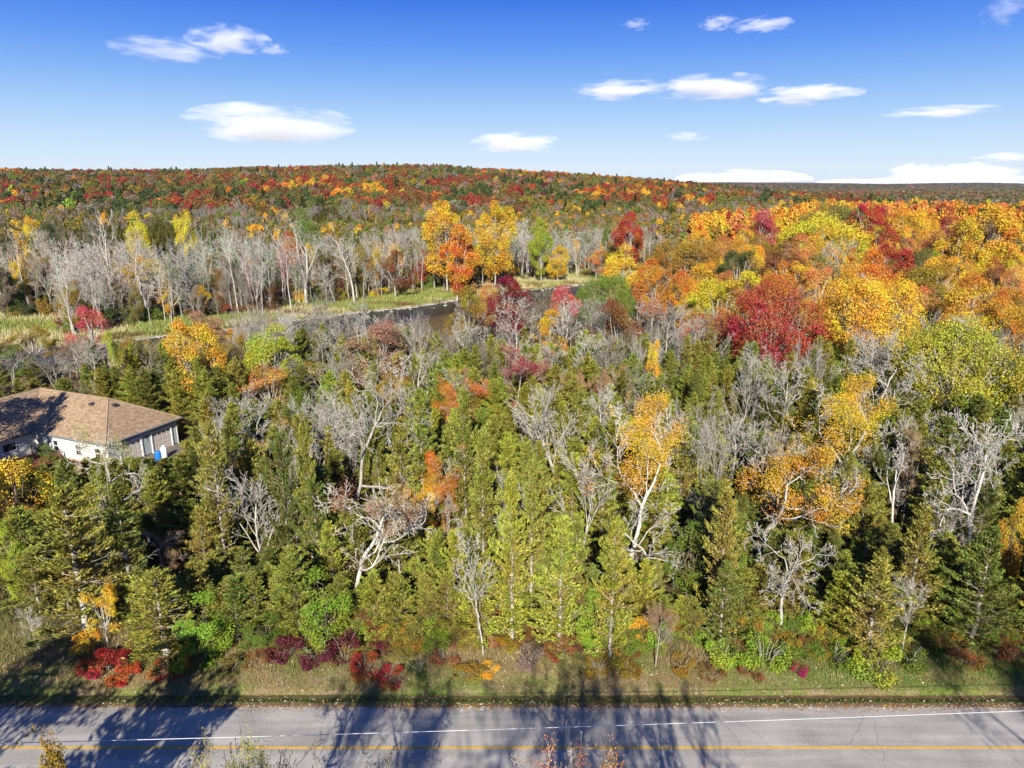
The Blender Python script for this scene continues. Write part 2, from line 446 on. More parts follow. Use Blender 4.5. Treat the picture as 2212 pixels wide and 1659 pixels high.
def cedar_proto(seed, n_br=105, slender=1.0, dens=1.0, H=9.0, Rw=1.75):
    rng = np.random.default_rng(seed)
    segs, C, AL, NM, LN, WD, TI = [], [], [], [], [], [], []
    prev = np.zeros(3)
    for i in range(18):
        q = np.array([rng.normal() * .03, rng.normal() * .03, H * (i + 1) / 18])
        segs.append((*prev, *q, .13 * (1 - i / 18) + .015, .13 * (1 - (i + 1) / 18) + .015)); prev = q
    tr = list(segs); br = []
    lump = rng.random(8)
    for b in range(n_br):
        t = ((b + rng.random()) / n_br) ** .82
        z = .25 + t * (H - .45)
        az = b * 2.399 + rng.normal() * .3
        env = (1 - t) ** .62 * (1 - .3 * math.exp(-t * 7)) * (.55 + .9 * lump[(int((az % 6.283) / 6.284 * 4) + int(t * 5) * 3) % 8])
        L = Rw * env * rng.uniform(.38, 1.45) + .2
        rise = R(14 + 34 * t + rng.normal() * 14)
        d = np.array([math.cos(az) * math.cos(rise), math.sin(az) * math.cos(rise), math.sin(rise)])
        base = np.array([0, 0, z])
        br.append((*base, *(base + d * L * .85), .022, .008))
        m = int((9 + L * 52) * dens)
        s = rng.random(m) ** .62
        sag = np.array([0, 0, 1.]) * (s[:, None] ** 2) * .12 * L
        side = nrm(np.cross(d, [0, 0, 1.]))
        off = rng.normal(size=(m, 1)) * .24 * (1.25 - s[:, None]) * min(1.0, L)
        c = base + d * L * s[:, None] + sag + side * off + rng.normal(size=(m, 3)) * .075
        al = d * .9 + side * (np.sign(off) * rng.uniform(.2, 1.0, (m, 1))) + np.array([0, 0, .45]) + rng.normal(size=(m, 3)) * .25
        nm = np.array([0, 0, 1.]) + d * .45 + rng.normal(size=(m, 3)) * .45
        C.append(c); AL.append(al); NM.append(nm)
        LN.append(rng.uniform(.13, .31, m)); WD.append(rng.uniform(.055, .12, m))
        TI.append(np.clip(s * .8 + rng.random(m) * .25, 0, 1))
    for b in range(16):      # dead limbs and leaders that stick out of the foliage
        az, t = rng.random() * 6.28, rng.uniform(.05, .85); L = Rw * (1.15 - t) * rng.uniform(.8, 1.3)
        p0 = np.array([0, 0, .3 + t * H]); d = nrm(np.array([math.cos(az), math.sin(az), rng.uniform(.15, .8)]))
        for q in range(4):
            p1 = p0 + d * L / 4; br.append((*p0, *p1, .024 - .005 * q, .019 - .005 * q)); p0 = p1; d = nrm(d + rng.normal(size=3) * .22)
            e = p0 + nrm(d + rng.normal(size=3) * .7) * L * .2; br.append((*p0, *e, .009, .006))
    C, AL, NM = np.concatenate(C), np.concatenate(AL), np.concatenate(NM)
    v, f = cards(C, AL, NM, np.concatenate(LN), np.concatenate(WD))
    v1, f1 = tubes(tr, 5); v2, f2 = tubes(br, 3)
    vt = np.concatenate([v1, v2]); f2 = f2 + len(v1)
    return dict(parts=[("trunk", mesh_np("cedar_trunk", vt, [np.concatenate([f1, f2])], [M_BARK], smooth=True), 'bark'),
                       ("crown", mesh_np("cedar_crown", v, [f], [M_CEDAR], tint=np.concatenate(TI)), 'leaf')],
                h=H + .15, r=Rw * 1.02, c=np.zeros(2), nseg=len(f))
def broad_proto(seed, n=7000, size=.36, H=12.0, Rw=4.0, z0=.18, lobes=16, far=False, trunkshow=True, gap=0.0):
    rng = np.random.default_rng(seed)
    cz, rz = H * (1 + z0) / 2, H * (1 - z0) / 2
    lc = []
    while len(lc) < lobes:
        p = rng.uniform(-1, 1, 3)
        l = np.linalg.norm(p)
        if .35 < l < .78: lc.append(p)
    lc = np.array(lc) * np.array([Rw, Rw, rz]) + np.array([0, 0, cz])
    lr = rng.uniform(.22, .42, lobes) * Rw
    li = rng.integers(0, lobes, int(n * 1.5))
    d = nrm(rng.normal(size=(len(li), 3)))
    out = nrm(lc[li] - np.array([0, 0, cz]))
    d = nrm(d + out * .5)
    # leaves sit in twig-sized clumps on each lobe
    q = np.round(d * 3.2 + rng.normal(size=d.shape) * .12) / 3.2
    d = nrm(d * .45 + q * .55)
    rr = lr[li] * (rng.uniform(.55, 1.25, len(li)) + .12 * np.sin(d[:, 0] * 9 + li) * np.sin(d[:, 1] * 8 + d[:, 2] * 7))
    c = lc[li] + d * rr[:, None] + rng.normal(size=d.shape) * .08 * Rw / 4
    inside = np.zeros(len(c), bool)
    for k in range(lobes):
        inside |= (np.linalg.norm(c - lc[k], axis=1) < lr[k] * .55)
    c, d, li = c[~inside][:n], d[~inside][:n], li[~inside][:n]
    # fit the crown to its stated height and radius
    z_lo, z_hi = np.percentile(c[:, 2], (.5, 99.7)); fr = Rw / np.percentile(np.hypot(c[:, 0], c[:, 1]), 98)
    fit = lambda p: np.stack([p[:, 0] * fr, p[:, 1] * fr, z0 * H + (p[:, 2] - z_lo) / (z_hi - z_lo) * H * (1 - z0)], 1)
    c = fit(c); lc = fit(lc); lr = lr * min(1, fr)
    if gap:
        g = fbm(c[:, 0] * .6 + seed, c[:, 2] * .6 + c[:, 1] * .3, 3); k = g > np.quantile(g, gap)
        c, d, li = c[k], d[k], li[k]
    nm = d * .75 + rng.normal(size=d.shape) * .5 + np.array([0, 0, .35])
    al = rng.normal(size=d.shape) + np.array([0, 0, -.2])
    v, f = cards(c, al, nm, rng.uniform(.7, 1.3, len(c)) * size, rng.uniform(.7, 1.2, len(c)) * size * .8, 0)
    ti = np.clip((rng.random(lobes)[li] * .55 + rng.random(len(c)) * .45), 0, 1)
    segs = []
    top = np.array([rng.normal() * .2, rng.normal() * .2, H * .8])
    tp = [np.zeros(3), np.array([rng.normal() * .1, rng.normal() * .1, H * z0]), np.array([rng.normal() * .2, rng.normal() * .2, H * .5]), top]
    tr = [.24, .19, .13, .04]
    for i in range(3): segs.append((*tp[i], *tp[i + 1], tr[i], tr[i + 1]))
    for k in range(lobes):
        t = rng.uniform(.15, .6); a = tp[1] * (1 - t) + tp[2] * t
        m = (a + lc[k]) / 2 + np.array([0, 0, -.3]) + rng.normal(size=3) * .2
        segs.append((*a, *m, .09, .06)); segs.append((*m, *lc[k], .06, .03))
        for _ in range(3 if not far else 0):
            e = lc[k] + nrm(rng.normal(size=3) + out[0] * 0) * lr[k] * .9
            segs.append((*lc[k], *e, .03, .012))
    v1, f1 = tubes(segs, 4 if not far else 3)
    lm, bm = (M_LEAF_FAR, M_BARK_FAR) if far else (M_LEAF, M_BARK)
    if far:
        vv = np.concatenate([v, v1]); me = mesh_np("far_crown", vv, [f, f1 + len(v)], [lm, bm], tint=np.concatenate([ti, np.full(len(f1), .5)]))
        mi = np.zeros(len(f) + len(f1), np.int32); mi[len(f):] = 1
        me.polygons.foreach_set("material_index", mi)
        return dict(mesh=me, h=H, r=Rw)
    return dict(parts=[("trunk", mesh_np("leafy_trunk", v1, [f1], [bm], smooth=True), 'bark'),
                       ("crown", mesh_np("leafy_crown", v, [f], [lm], tint=ti), 'leaf')], h=H, r=Rw, c=np.zeros(2), nseg=len(f))
def bush_proto(seed, n=4200, size=.105, H=1.6, Rw=1.3):
    P = broad_proto(seed, n, size, H, Rw, z0=-.15, lobes=13, gap=.28)
    rng = np.random.default_rng(seed)
    segs = []
    for k in range(12):
        a = rng.uniform(0, 6.28); e = np.array([math.cos(a) * Rw * .7, math.sin(a) * Rw * .7, H * rng.uniform(.5, .95)])
        m = e * .5 + np.array([0, 0, .2]); s = np.array([e[0] * .15, e[1] * .15, -.1])
        segs += [(*s, *m, .03, .02), (*m, *e, .02, .008)]
    v, f = tubes(segs, 3)
    crown = P['parts'][1]
    return dict(parts=[("stems", mesh_np("bush_stems", v, [f], [M_BARK]), 'bark'), ("foliage", crown[1], 'leaf')], h=H, r=Rw, c=np.zeros(2), nseg=0)

PROTO['cedar'] = [cedar_proto(s) for s in (1, 2, 3, 4)] + [cedar_proto(s, Rw=1.45, n_br=120) for s in (5, 6)] + [cedar_proto(7, Rw=1.9, dens=.75), cedar_proto(8, Rw=2.3, n_br=80, dens=1.1)]
PROTO['oak'] = [skel_proto('oak', s) for s in (11, 12, 13)]
PROTO['fan'] = [skel_proto('fan', s) for s in (21, 22, 23)]
PROTO['ash'] = [skel_proto('ash', s) for s in (31, 32, 33)]
PROTO['fork'] = [skel_proto('fork', s) for s in (41, 42)]
PROTO['tall'] = [skel_proto('tall', s) for s in (51, 52, 53)]
PROTO['twin'] = [skel_proto('twin', s) for s in (55, 56)]
PROTO['fuzz'] = [skel_proto('fuzz', s) for s in (61, 62)]
PROTO['oak_leafy'] = [skel_proto('oak', s, True, (15000, .09, .55)) for s in (71, 72)]
PROTO['oak_sparse'] = [skel_proto('oak', s, True, (4000, .09, .35)) for s in (12, 81)]
PROTO['ash_leafy'] = [skel_proto('ash', s, True, (12000, .095, .6)) for s in (31, 91)]
PROTO['maple_near'] = [broad_proto(s, 14000, .15, H=9, Rw=2.6, z0=.06, gap=.3, lobes=22) for s in (101, 102)]
PROTO['maple'] = [broad_proto(s, 24000, .18, gap=.28, lobes=24) for s in (111, 112, 113, 114)]
PROTO['maple_wide'] = [broad_proto(s, 42000, .2, H=11, Rw=7.2, z0=.1, lobes=40, gap=.36) for s in (151, 152)]
PROTO['maple_thin'] = [broad_proto(s, 14000, .19, gap=.5, lobes=18) for s in (121, 122)]
PROTO['maple_tall'] = [broad_proto(s, 20000, .25, H=18, Rw=4.2, z0=.15, lobes=26, gap=.15) for s in (131, 132)]
PROTO['bush'] = [bush_proto(s) for s in (141, 142, 143)]
for k, L_ in PROTO.items():
    print("proto", k, [p['nseg'] for p in L_], [round(p['h'], 1) for p in L_], [round(float(p['r']), 1) for p in L_])

# ------------------------------------------------------------------ colours of leaves and bark (linear)
C = dict(
 yellow=(.72, .47, .03), lemon=(.62, .52, .03), gold=(.70, .39, .03), orange=(.66, .24, .025), peach=(.66, .28, .07), fire=(.52, .12, .025),
 red=(.42, .045, .025), brick=(.36, .06, .025), darkred=(.20, .016, .02), crimson=(.34, .03, .05), pink=(.55, .10, .09), rust=(.25, .10, .03),
 tan=(.42, .22, .09), pinkbrown=(.44, .25, .13), olive=(.18, .165, .032), olivegold=(.32, .21, .02), green=(.15, .22, .025), bright=(.25, .37, .03), lime=(.36, .42, .03),
 darkgreen=(.07, .10, .022), cedar=(.235, .235, .032), cedarlight=(.315, .31, .036), cedardark=(.155, .165, .026), cedarbrown=(.27, .23, .04),
 yellowgreen=(.38, .38, .03), maroon=(.13, .02, .03), greygreen=(.24, .25, .10), greybrown=(.28, .22, .15))
BK = dict(pale=(.45, .415, .345), white=(.54, .505, .43), grey=(.29, .26, .21), brown=(.17, .13, .10), warm=(.33, .28, .20))
WORD = dict(yellow='yellow', lemon='bright yellow', gold='golden yellow', orange='orange', peach='peach orange', fire='fiery orange red', red='red', brick='brick red',
            darkred='dark red', crimson='crimson', pink='pinkish red', rust='rust brown', tan='tan', pinkbrown='pinkish brown', olive='olive green', olivegold='olive gold',
            green='green', bright='bright green', lime='lime green', darkgreen='dark green', cedar='green', cedarlight='light green', cedardark='dark green',
            cedarbrown='bronze green', yellowgreen='yellow green', maroon='maroon', greygreen='grey green', greybrown='grey brown')
CAT = dict(cedar=('cedar_tree', 'cedar tree'), bush=('shrub', 'shrub'))
for k in ('oak', 'fan', 'ash', 'fork', 'tall', 'twin', 'fuzz'): CAT[k] = ('bare_tree', 'bare tree')
for k in ('oak_leafy', 'oak_sparse', 'ash_leafy'): CAT[k] = ('oak_tree', 'oak tree')
for k in ('maple', 'maple_wide', 'maple_near', 'maple_thin', 'maple_tall'): CAT[k] = ('broadleaf_tree', 'broadleaf tree')
TREES = []      # x, y, radius of every tree placed so far
def plant(kind, x, y, h, w, leaf=None, bark='pale', label=None, group=None, rz=None, var=None, lean=0.0, center=False):
    if kind == 'maple' and w / 2 / h > .46: kind = 'maple_wide'; var = None if var is None else var % 2
    P = PROTO[kind][random.randrange(len(PROTO[kind])) if var is None else var]
    nm, cat = CAT[kind]
    g = T(x, y)
    rz = random.random() * 6.28 if rz is None else rz
    s = w / 2 / P['r']
    if center:
        cx, cy = P['c']; x -= .85 * s * (cx * math.cos(rz) - cy * math.sin(rz)); y -= .85 * s * (cx * math.sin(rz) + cy * math.cos(rz))
    o = empty(nm, (x, y, g - .05), rz)
    o.scale = (s, s, h / P['h'])
    if lean: o.rotation_euler = (0, lean, 0); o.rotation_mode = 'XYZ'
    tag(o, label, cat, group)
    j = random.uniform(.88, 1.12)
    for pn, me, k in P['parts']:
        c = link(pn, me, o)
        if k == 'leaf':
            b = C[leaf]; c.color = (min(1, b[0] * j * random.uniform(.94, 1.06)), min(1, b[1] * j * random.uniform(.94, 1.06)), b[2] * j, 1)
        else:
            b = BK[bark]; c.color = (b[0] * j, b[1] * j, b[2] * j, 1)
    TREES.append((x, y, w / 2, h))
    return o
def hero(kind, u, vtop, w_px, leaf, label, base=None, y=None, bark='pale', group=None, **kw):
    """a tree seen in the photograph: top at (u, vtop); base row or distance gives where it stands"""
    if base is not None: y = at_z(u, base)[1]
    if kind == 'maple_near' and bark == 'pale': bark = 'brown'
    x, yy, zt = at_y(u, vtop, y)
    h = zt - T(x, y)
    w = w_px * depth(y, (zt + T(x, y)) / 2) / KF
    return plant(kind, x, y, h, w, leaf, bark, label, group, center=base is None or kind not in ('ash', 'fork'), **kw)
#%%SETTING
def mix(a, b, t):
    t = np.asarray(t)[..., None]
    return np.asarray(a) * (1 - t) + np.asarray(b) * t
def grid_mesh(name, X, Y, Z, col, mat, smooth=True):
    r, c = X.shape
    V = np.stack([X, Y, Z], -1).reshape(-1, 3)
    i = (np.arange(r - 1)[:, None] * c + np.arange(c - 1)[None]).ravel()
    F = np.stack([i, i + 1, i + c + 1, i + c], 1)
    return mesh_np(name, V, [F], [mat], vcol=None if col is None else col.reshape(-1, 3), smooth=smooth)

# ---- ground sheet out to the horizon
ys = np.concatenate([np.arange(-90, 34, 6), np.arange(34, 60, .6), np.arange(60, 275, 1.6), np.arange(275, 900, 9), 900 * 1.055 ** np.arange(0, 50)])
cs = np.linspace(-1, 1, 321); cs = np.sign(cs) * np.abs(cs) ** 1.15
Wd = 130 + 1.25 * np.maximum(ys, 0)
GX = Wd[:, None] * cs[None]; GY = ys[:, None] + GX * 0
GZ = terrain(GX, GY)
n1 = fbm(GX * .22, GY * .22); n2 = fbm(GX * .03 + 5, GY * .03)
litter = mix((.10, .065, .035), (.15, .11, .045), n1)
litter = mix(litter, (.09, .11, .03), sstep(.52, .7, n2) * .6)
fb, nb = far_bank(GX), near_bank(GX)
marsh = mix((.36, .31, .13), (.22, .24, .06), sstep(.35, .65, fbm(GX * .09, GY * .12)))
mm = sstep(fb - .5, fb + .5, GY) * (1 - sstep(fb + 16, fb + 34, GY + 14 * (n2 - .5)))
mm = np.maximum(mm, sstep(fb, fb + 1, GY) * (1 - sstep(fb + 45, fb + 60, GY)) * (1 - sstep(-88, -72, GX)))
gc = mix(litter, marsh, mm * (GY < 420))
bed = sstep(nb - 2, nb + 1, GY) * (1 - sstep(fb - 2, fb, GY)) * (GY < 420)
gc = mix(gc, (.06, .05, .04), bed)
farc = mix((.10, .10, .03), (.20, .09, .04), sstep(.4, .62, fbm(GX * .004, GY * .002)))
gc = mix(gc, farc, sstep(420, 900, GY))
ground = link("ground", grid_mesh("ground", GX, GY, GZ, gc, M_GROUND)); tag(ground, kind='structure')

# ---- road
ROAD0, ROAD1, MID = 29.05, 35.66, 32.42
def road_mat():
    m, N, L = new_mat("asphalt")
    o = nd(N, "OutputMaterial"); p = nd(N, "BsdfPrincipled"); g = nd(N, "NewGeometry")
    p.inputs['Roughness'].default_value = .85; p.inputs['Specular IOR Level'].default_value = .25
    mp = nd(N, "Mapping"); mp.inputs['Scale'].default_value = (.06, .75, 1); L.new(g.outputs['Position'], mp.inputs['Vector'])
    n1 = nd(N, "TexNoise"); n1.inputs['Scale'].default_value = 2.2; n1.inputs['Detail'].default_value = 6; L.new(mp.outputs[0], n1.inputs['Vector'])
    n2 = nd(N, "TexNoise"); n2.inputs['Scale'].default_value = 14; n2.inputs['Detail'].default_value = 8; n2.inputs['Roughness'].default_value = .8; L.new(g.outputs['Position'], n2.inputs['Vector'])
    n3 = nd(N, "TexNoise"); n3.inputs['Scale'].default_value = .5; n3.inputs['Detail'].default_value = 4; L.new(g.outputs['Position'], n3.inputs['Vector'])
    r1 = nd(N, "ValToRGB"); e = r1.color_ramp.elements
    e[0].position = .38; e[0].color = (.315, .292, .25, 1); e[1].position = .62; e[1].color = (.40, .372, .32, 1)
    L.new(n1.outputs[0], r1.inputs[0])
    mr = nd(N, "MapRange"); mr.inputs['From Min'].default_value = .3; mr.inputs['From Max'].default_value = .7; mr.inputs['To Min'].default_value = .62; mr.inputs['To Max'].default_value = 1.38
    L.new(n2.outputs[0], mr.inputs[0])
    m3 = nd(N, "MapRange"); m3.inputs['From Min'].default_value = .3; m3.inputs['From Max'].default_value = .7; m3.inputs['To Min'].default_value = .86; m3.inputs['To Max'].default_value = 1.12
    L.new(n3.outputs[0], m3.inputs[0])
    x1 = nd(N, "MixRGB", blend_type='MULTIPLY'); x1.inputs[0].default_value = 1; L.new(r1.outputs[0], x1.inputs[1]); L.new(mr.outputs[0], x1.inputs[2])
    x2 = nd(N, "MixRGB", blend_type='MULTIPLY'); x2.inputs[0].default_value = 1; L.new(x1.outputs[0], x2.inputs[1]); L.new(m3.outputs[0], x2.inputs[2])
    # fine cracks
    vo = nd(N, "TexVoronoi", feature='DISTANCE_TO_EDGE'); vo.inputs['Scale'].default_value = .33
    wv = nd(N, "MixRGB"); wv.inputs[0].default_value = .5; L.new(g.outputs['Position'], wv.inputs[1]); L.new(n3.outputs['Color'], wv.inputs[2]); L.new(wv.outputs[0], vo.inputs['Vector'])
    cr = nd(N, "MapRange"); cr.inputs['From Max'].default_value = .006; cr.inputs['To Min'].default_value = .72; cr.inputs['To Max'].default_value = 1; L.new(vo.outputs['Distance'], cr.inputs[0])
    x3 = nd(N, "MixRGB", blend_type='MULTIPLY'); x3.inputs[0].default_value = 1; L.new(x2.outputs[0], x3.inputs[1]); L.new(cr.outputs[0], x3.inputs[2])
    L.new(x3.outputs[0], p.inputs['Base Color'])
    b = nd(N, "Bump"); b.inputs['Strength'].default_value = .5; b.inputs['Distance'].default_value = .01; L.new(n2.outputs[0], b.inputs['Height']); L.new(b.outputs[0], p.inputs['Normal'])
    L.new(p.outputs[0], o.inputs[0])
    return m
rx = np.arange(-160, 160.01, .2)
e0 = ROAD0 - .12 * fbm(rx * .6, rx * 0); e1_ = ROAD1 + .16 * (fbm(rx * .9, rx * 0 + 9) - .5) + .05 * (vnoise(rx * 4, rx * 0) - .5)
ry = np.stack([e0, e0 * 0 + 29.4, e0 * 0 + MID, e0 * 0 + 35.3, e1_])
rz_ = np.array([.03, .04, .09, .045, .03])[:, None] + rx[None] * 0
road = link("road", grid_mesh("road", rx[None] + ry * 0, ry, rz_, None, road_mat())); tag(road, kind='structure')
M_PAINT = principled("yellow_road_paint", (.72, .40, .03), .6, .2, noise=(9, .25))
lx = np.arange(-160, 160.01, .5)
ly = np.stack([lx * 0 + MID - .07 + .012 * vnoise(lx * 2, lx * 0), lx * 0 + MID + .07 + .012 * vnoise(lx * 2, lx * 0 + 4)])
line = link("centre_line", grid_mesh("centre_line", lx[None] + ly * 0, ly, ly * 0 + .096, None, M_PAINT)); tag(line, kind='structure')

# ---- grass verge between the asphalt and the wood
vx = np.arange(-62, 62, .22); vy = np.concatenate([np.arange(35.45, 38.6, .1), np.arange(38.6, 45, .3)])
VX, VY = np.meshgrid(vx, vy)
edge = ROAD1 + .16 * (fbm(VX * .9, VX * 0 + 9) - .5)
VZ = terrain(VX, VY) + .03 + .07 * (fbm(VX * 1.6, VY * 1.6) - .5) * sstep(35.9, 36.4, VY)
VZ = np.where(VY < edge + .02, -.05, VZ)
a1, a2, a3 = fbm(VX * .35, VY * .5), fbm(VX * 1.3 + 7, VY * 1.3), fbm(VX * .12, VY * .3 + 3)
vc = mix((.21, .165, .075), (.14, .17, .04), sstep(.35, .65, a1))
vc = mix(vc, (.26, .19, .11), sstep(.5, .7, a2) * .7)
lit = (1 - sstep(35.75, 36.15 + .3 * a1, VY))
vc = mix(vc, (.17, .10, .06), lit * .85)
gs = sstep(35.95, 36.2, VY) * (1 - sstep(36.7, 37.1, VY)) * (.5 + .5 * sstep(.3, .6, a3))
vc = mix(vc, (.07, .13, .02), gs * .75)
vc = mix(vc, (.08, .17, .025), sstep(14, 22, VX) * sstep(.42, .6, a3) * sstep(37, 38, VY) * .7)
vc = mix(vc, (.20, .13, .07), sstep(.52, .7, fbm(VX * .25 + 11, VY * .5)) * sstep(37.2, 38.2, VY) * .6)
verge = link("grass_verge", grid_mesh("grass_verge", VX, VY, VZ, vc, M_VERGE)); tag(verge, kind='structure')

# ---- river
def water_mat():
    m, N, L = new_mat("river_water")
    o = nd(N, "OutputMaterial"); p = nd(N, "BsdfPrincipled"); g = nd(N, "NewGeometry")
    p.inputs['Base Color'].default_value = (.022, .018, .014, 1); p.inputs['Roughness'].default_value = .28; p.inputs['Specular IOR Level'].default_value = .22
    mp = nd(N, "Mapping"); mp.inputs['Scale'].default_value = (.5, 1.6, 1); mp.inputs['Rotation'].default_value = (0, 0, .25); L.new(g.outputs['Position'], mp.inputs['Vector'])
    n = nd(N, "TexNoise"); n.inputs['Scale'].default_value = 1.1; n.inputs['Detail'].default_value = 7; n.inputs['Roughness'].default_value = .65; L.new(mp.outputs[0], n.inputs['Vector'])
    b = nd(N, "Bump"); b.inputs['Strength'].default_value = .35; b.inputs['Distance'].default_value = .2; L.new(n.outputs[0], b.inputs['Height']); L.new(b.outputs[0], p.inputs['Normal'])
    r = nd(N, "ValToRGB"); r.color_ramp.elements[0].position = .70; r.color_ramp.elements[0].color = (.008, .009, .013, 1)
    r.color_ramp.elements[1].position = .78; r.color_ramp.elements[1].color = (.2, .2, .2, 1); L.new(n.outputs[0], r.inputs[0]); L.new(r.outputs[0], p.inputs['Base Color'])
    L.new(p.outputs[0], o.inputs[0]); return m
wx = np.arange(-260, 200, 2.0)
wy = np.stack([near_bank(wx) - 4, (near_bank(wx) + far_bank(wx)) / 2, far_bank(wx) + 2])
river = link("river_water", grid_mesh("river_water", wx[None] + wy * 0, wy, wy * 0 - .75, None, water_mat())); tag(river, kind='structure')
# pale stones strewn along the far water's edge
ST = []
for _ in range(1900):
    x = RNG.uniform(-110, 42); b = float(far_bank(x))
    dens = float(vnoise(x * .12, 5.0)) * .6 + float(vnoise(x * .5, 9.0)) * .6
    if RNG.random() > dens: continue
    y = b - abs(RNG.normal()) * 1.1 + .4 - (RNG.random() < .06) * RNG.uniform(0, 10)
    if x > 8 and RNG.random() < .8: y = b - RNG.uniform(-.6, 4.5)
    s = RNG.uniform(.14, .45)
    ST.append((x, y, -.72 + s * .1, s * RNG.uniform(1, 2), s, s * .55))
sv, sf = boxes(ST)
sv = sv + RNG.normal(size=sv.shape) * .07
stones = link("river_stones", mesh_np("river_stones", sv, [sf], [principled("river_stone", (.36, .34, .30), .8, .2, noise=(.8, .35))]))
tag(stones, "pale stones strewn along the far edge of the dark river", "stones", kind='stuff')

# ------------------------------------------------------------------ the house
HD = np.array([-43.6, 71.7]); HE1 = np.array([.375, .927]); HE2 = np.array([-.927, .375]); HRZ = math.atan2(.927, .375)
HW, EZ, RZ2 = 10.2, 3.2, 6.4
house = empty("house", (HD[0], HD[1], 0), HRZ)
tag(house, "single storey white house with brown shingled hip roof among the trees", "house")
def hw(a, b): 
    p = HD + HE1 * a + HE2 * b
    return float(p[0]), float(p[1])
M_SIDE = principled("white_siding", (.58, .58, .54), .6, .3, noise=(1.5, .06))
M_SIDE2 = principled("grey_siding", (.40, .45, .45), .6, .3, noise=(1.5, .06))
M_TRIM = principled("white_trim", (.74, .74, .72), .5, .3)
M_DOOR = principled("cream_door", (.56, .50, .45), .6, .3, noise=(2, .05))
M_DARK = principled("dark_fascia", (.055, .06, .065), .5, .4)
M_GLASS = principled("window_glass", (.03, .035, .04), .08, .6)
M_VENT = principled("roof_vent_metal", (.045, .035, .035), .5, .4)
M_STONE = principled("foundation_stone", (.40, .30, .21), .9, .2, noise=(2.5, .25))
M_DECK = principled("stained_deck_wood", (.24, .085, .05), .7, .2, noise=(3, .3))
M_CONC = principled("patio_concrete", (.50, .40, .30), .9, .2, noise=(1.2, .15))
def shingle_mat():
    m, N, L = new_mat("brown_shingle")
    o = nd(N, "OutputMaterial"); p = nd(N, "BsdfDiffuse"); g = nd(N, "NewGeometry"); a = nd(N, "Attribute", attribute_type='GEOMETRY', attribute_name='tint')
    oi = nd(N, "ObjectInfo")
    n = nd(N, "TexNoise"); n.inputs['Scale'].default_value = 9; n.inputs['Detail'].default_value = 6; L.new(g.outputs['Position'], n.inputs['Vector'])
    ad = nd(N, "Math", operation='ADD'); L.new(a.outputs['Fac'], ad.inputs[0]); L.new(oi.outputs['Random'], ad.inputs[1])
    fr = nd(N, "Math", operation='FRACT'); L.new(ad.outputs[0], fr.inputs[0])
    r = nd(N, "ValToRGB"); e = r.color_ramp.elements; e[0].position = 0; e[0].color = (.26, .175, .105, 1); e[1].position = 1; e[1].color = (.40, .285, .18, 1)
    L.new(fr.outputs[0], r.inputs[0])
    mr = nd(N, "MapRange"); mr.inputs['From Min'].default_value = .3; mr.inputs['From Max'].default_value = .7; mr.inputs['To Min'].default_value = .75; mr.inputs['To Max'].default_value = 1.2; L.new(n.outputs[0], mr.inputs[0])
    x = nd(N, "MixRGB", blend_type='MULTIPLY'); x.inputs[0].default_value = 1; L.new(r.outputs[0], x.inputs[1]); L.new(mr.outputs[0], x.inputs[2])
    L.new(x.outputs[0], p.inputs[0]); L.new(p.outputs[0], o.inputs[0]); return m
M_SH = shingle_mat()
# roof deck (thin solid planes under the shingles)
RP = dict(D=(0, 0, EZ), C=(HW, 0, EZ), B=(5.1, 5.1, RZ2), A=(5.1, 16.6, RZ2), E=(0, 11.5, EZ), F=(HW, 21.7, EZ), G=(-9, 21.7, EZ), H=(-3.9, 16.6, RZ2), I=(-9, 11.5, EZ))
FACES = ["DEAB", "CDB", "CBAF", "EIHA", "FAHG", "GHI"]
V = np.array([RP[k] for k in "DCBAEFGHI"]); ix = {k: i for i, k in enumerate("DCBAEFGHI")}
low = V - np.array([0, 0, .16]); VV = np.concatenate([V, low])
tri, quad = [], []
for f in FACES:
    (quad if len(f) == 4 else tri).append([ix[k] for k in f])
for a, b in ("DC", "CF", "FG", "GI", "IE", "ED"):
    quad.append([ix[a], ix[b], ix[b] + 9, ix[a] + 9])
tri += [[ix[k] + 9 for k in f[::-1]] for f in FACES if len(f) == 3]; quad += [[ix[k] + 9 for k in f[::-1]] for f in FACES if len(f) == 4]
roof = link("roof", mesh_np("roof", VV, [np.array(tri), np.array(quad)], [M_SH], tint=np.full(len(tri) + len(quad), .4)), house)
# shingles: tabs course by course
tabs = []
def poly_has(P, x, y):
    c = False; n = len(P)
    for i in range(n):
        x0, y0 = P[i]; x1, y1 = P[(i + 1) % n]
        if (y0 > y) != (y1 > y) and x < (x1 - x0) * (y - y0) / (y1 - y0) + x0: c = not c
    return c
TW, TE = .36, .20
for f, ea, eb in (("DEAB", "D", "E"), ("CDB", "C", "D"), ("EIHA", "E", "I"), ("CBAF", "F", "C")):
    o = np.array(RP[ea]); ux = nrm(np.array(RP[eb]) - o)
    third = np.array(RP[[k for k in f if k not in (ea, eb)][0]])
    nn = nrm(np.cross(ux, third - o)); 
    if nn[2] < 0: nn = -nn
    uy = np.cross(nn, ux)
    if uy[2] < 0: uy = -uy
    P2 = [(float((np.array(RP[k]) - o) @ ux), float((np.array(RP[k]) - o) @ uy)) for k in f]
    x0, x1 = min(p[0] for p in P2), max(p[0] for p in P2); y1 = max(p[1] for p in P2)
    for j in range(int(y1 / TE) + 1):
        for i in range(int((x1 - x0) / TW) + 2):
            x = x0 + (i + (.5 if j % 2 else 0)) * TW; y = (j + .5) * TE
            if poly_has(P2, x, y) and poly_has(P2, x + TW * .42, y) and poly_has(P2, x - TW * .42, y):
                tabs.append((o + ux * x + uy * y + nn * .012, ux, uy, nn, f))
tv = []
w_, h_ = TW * .485, TE * .56
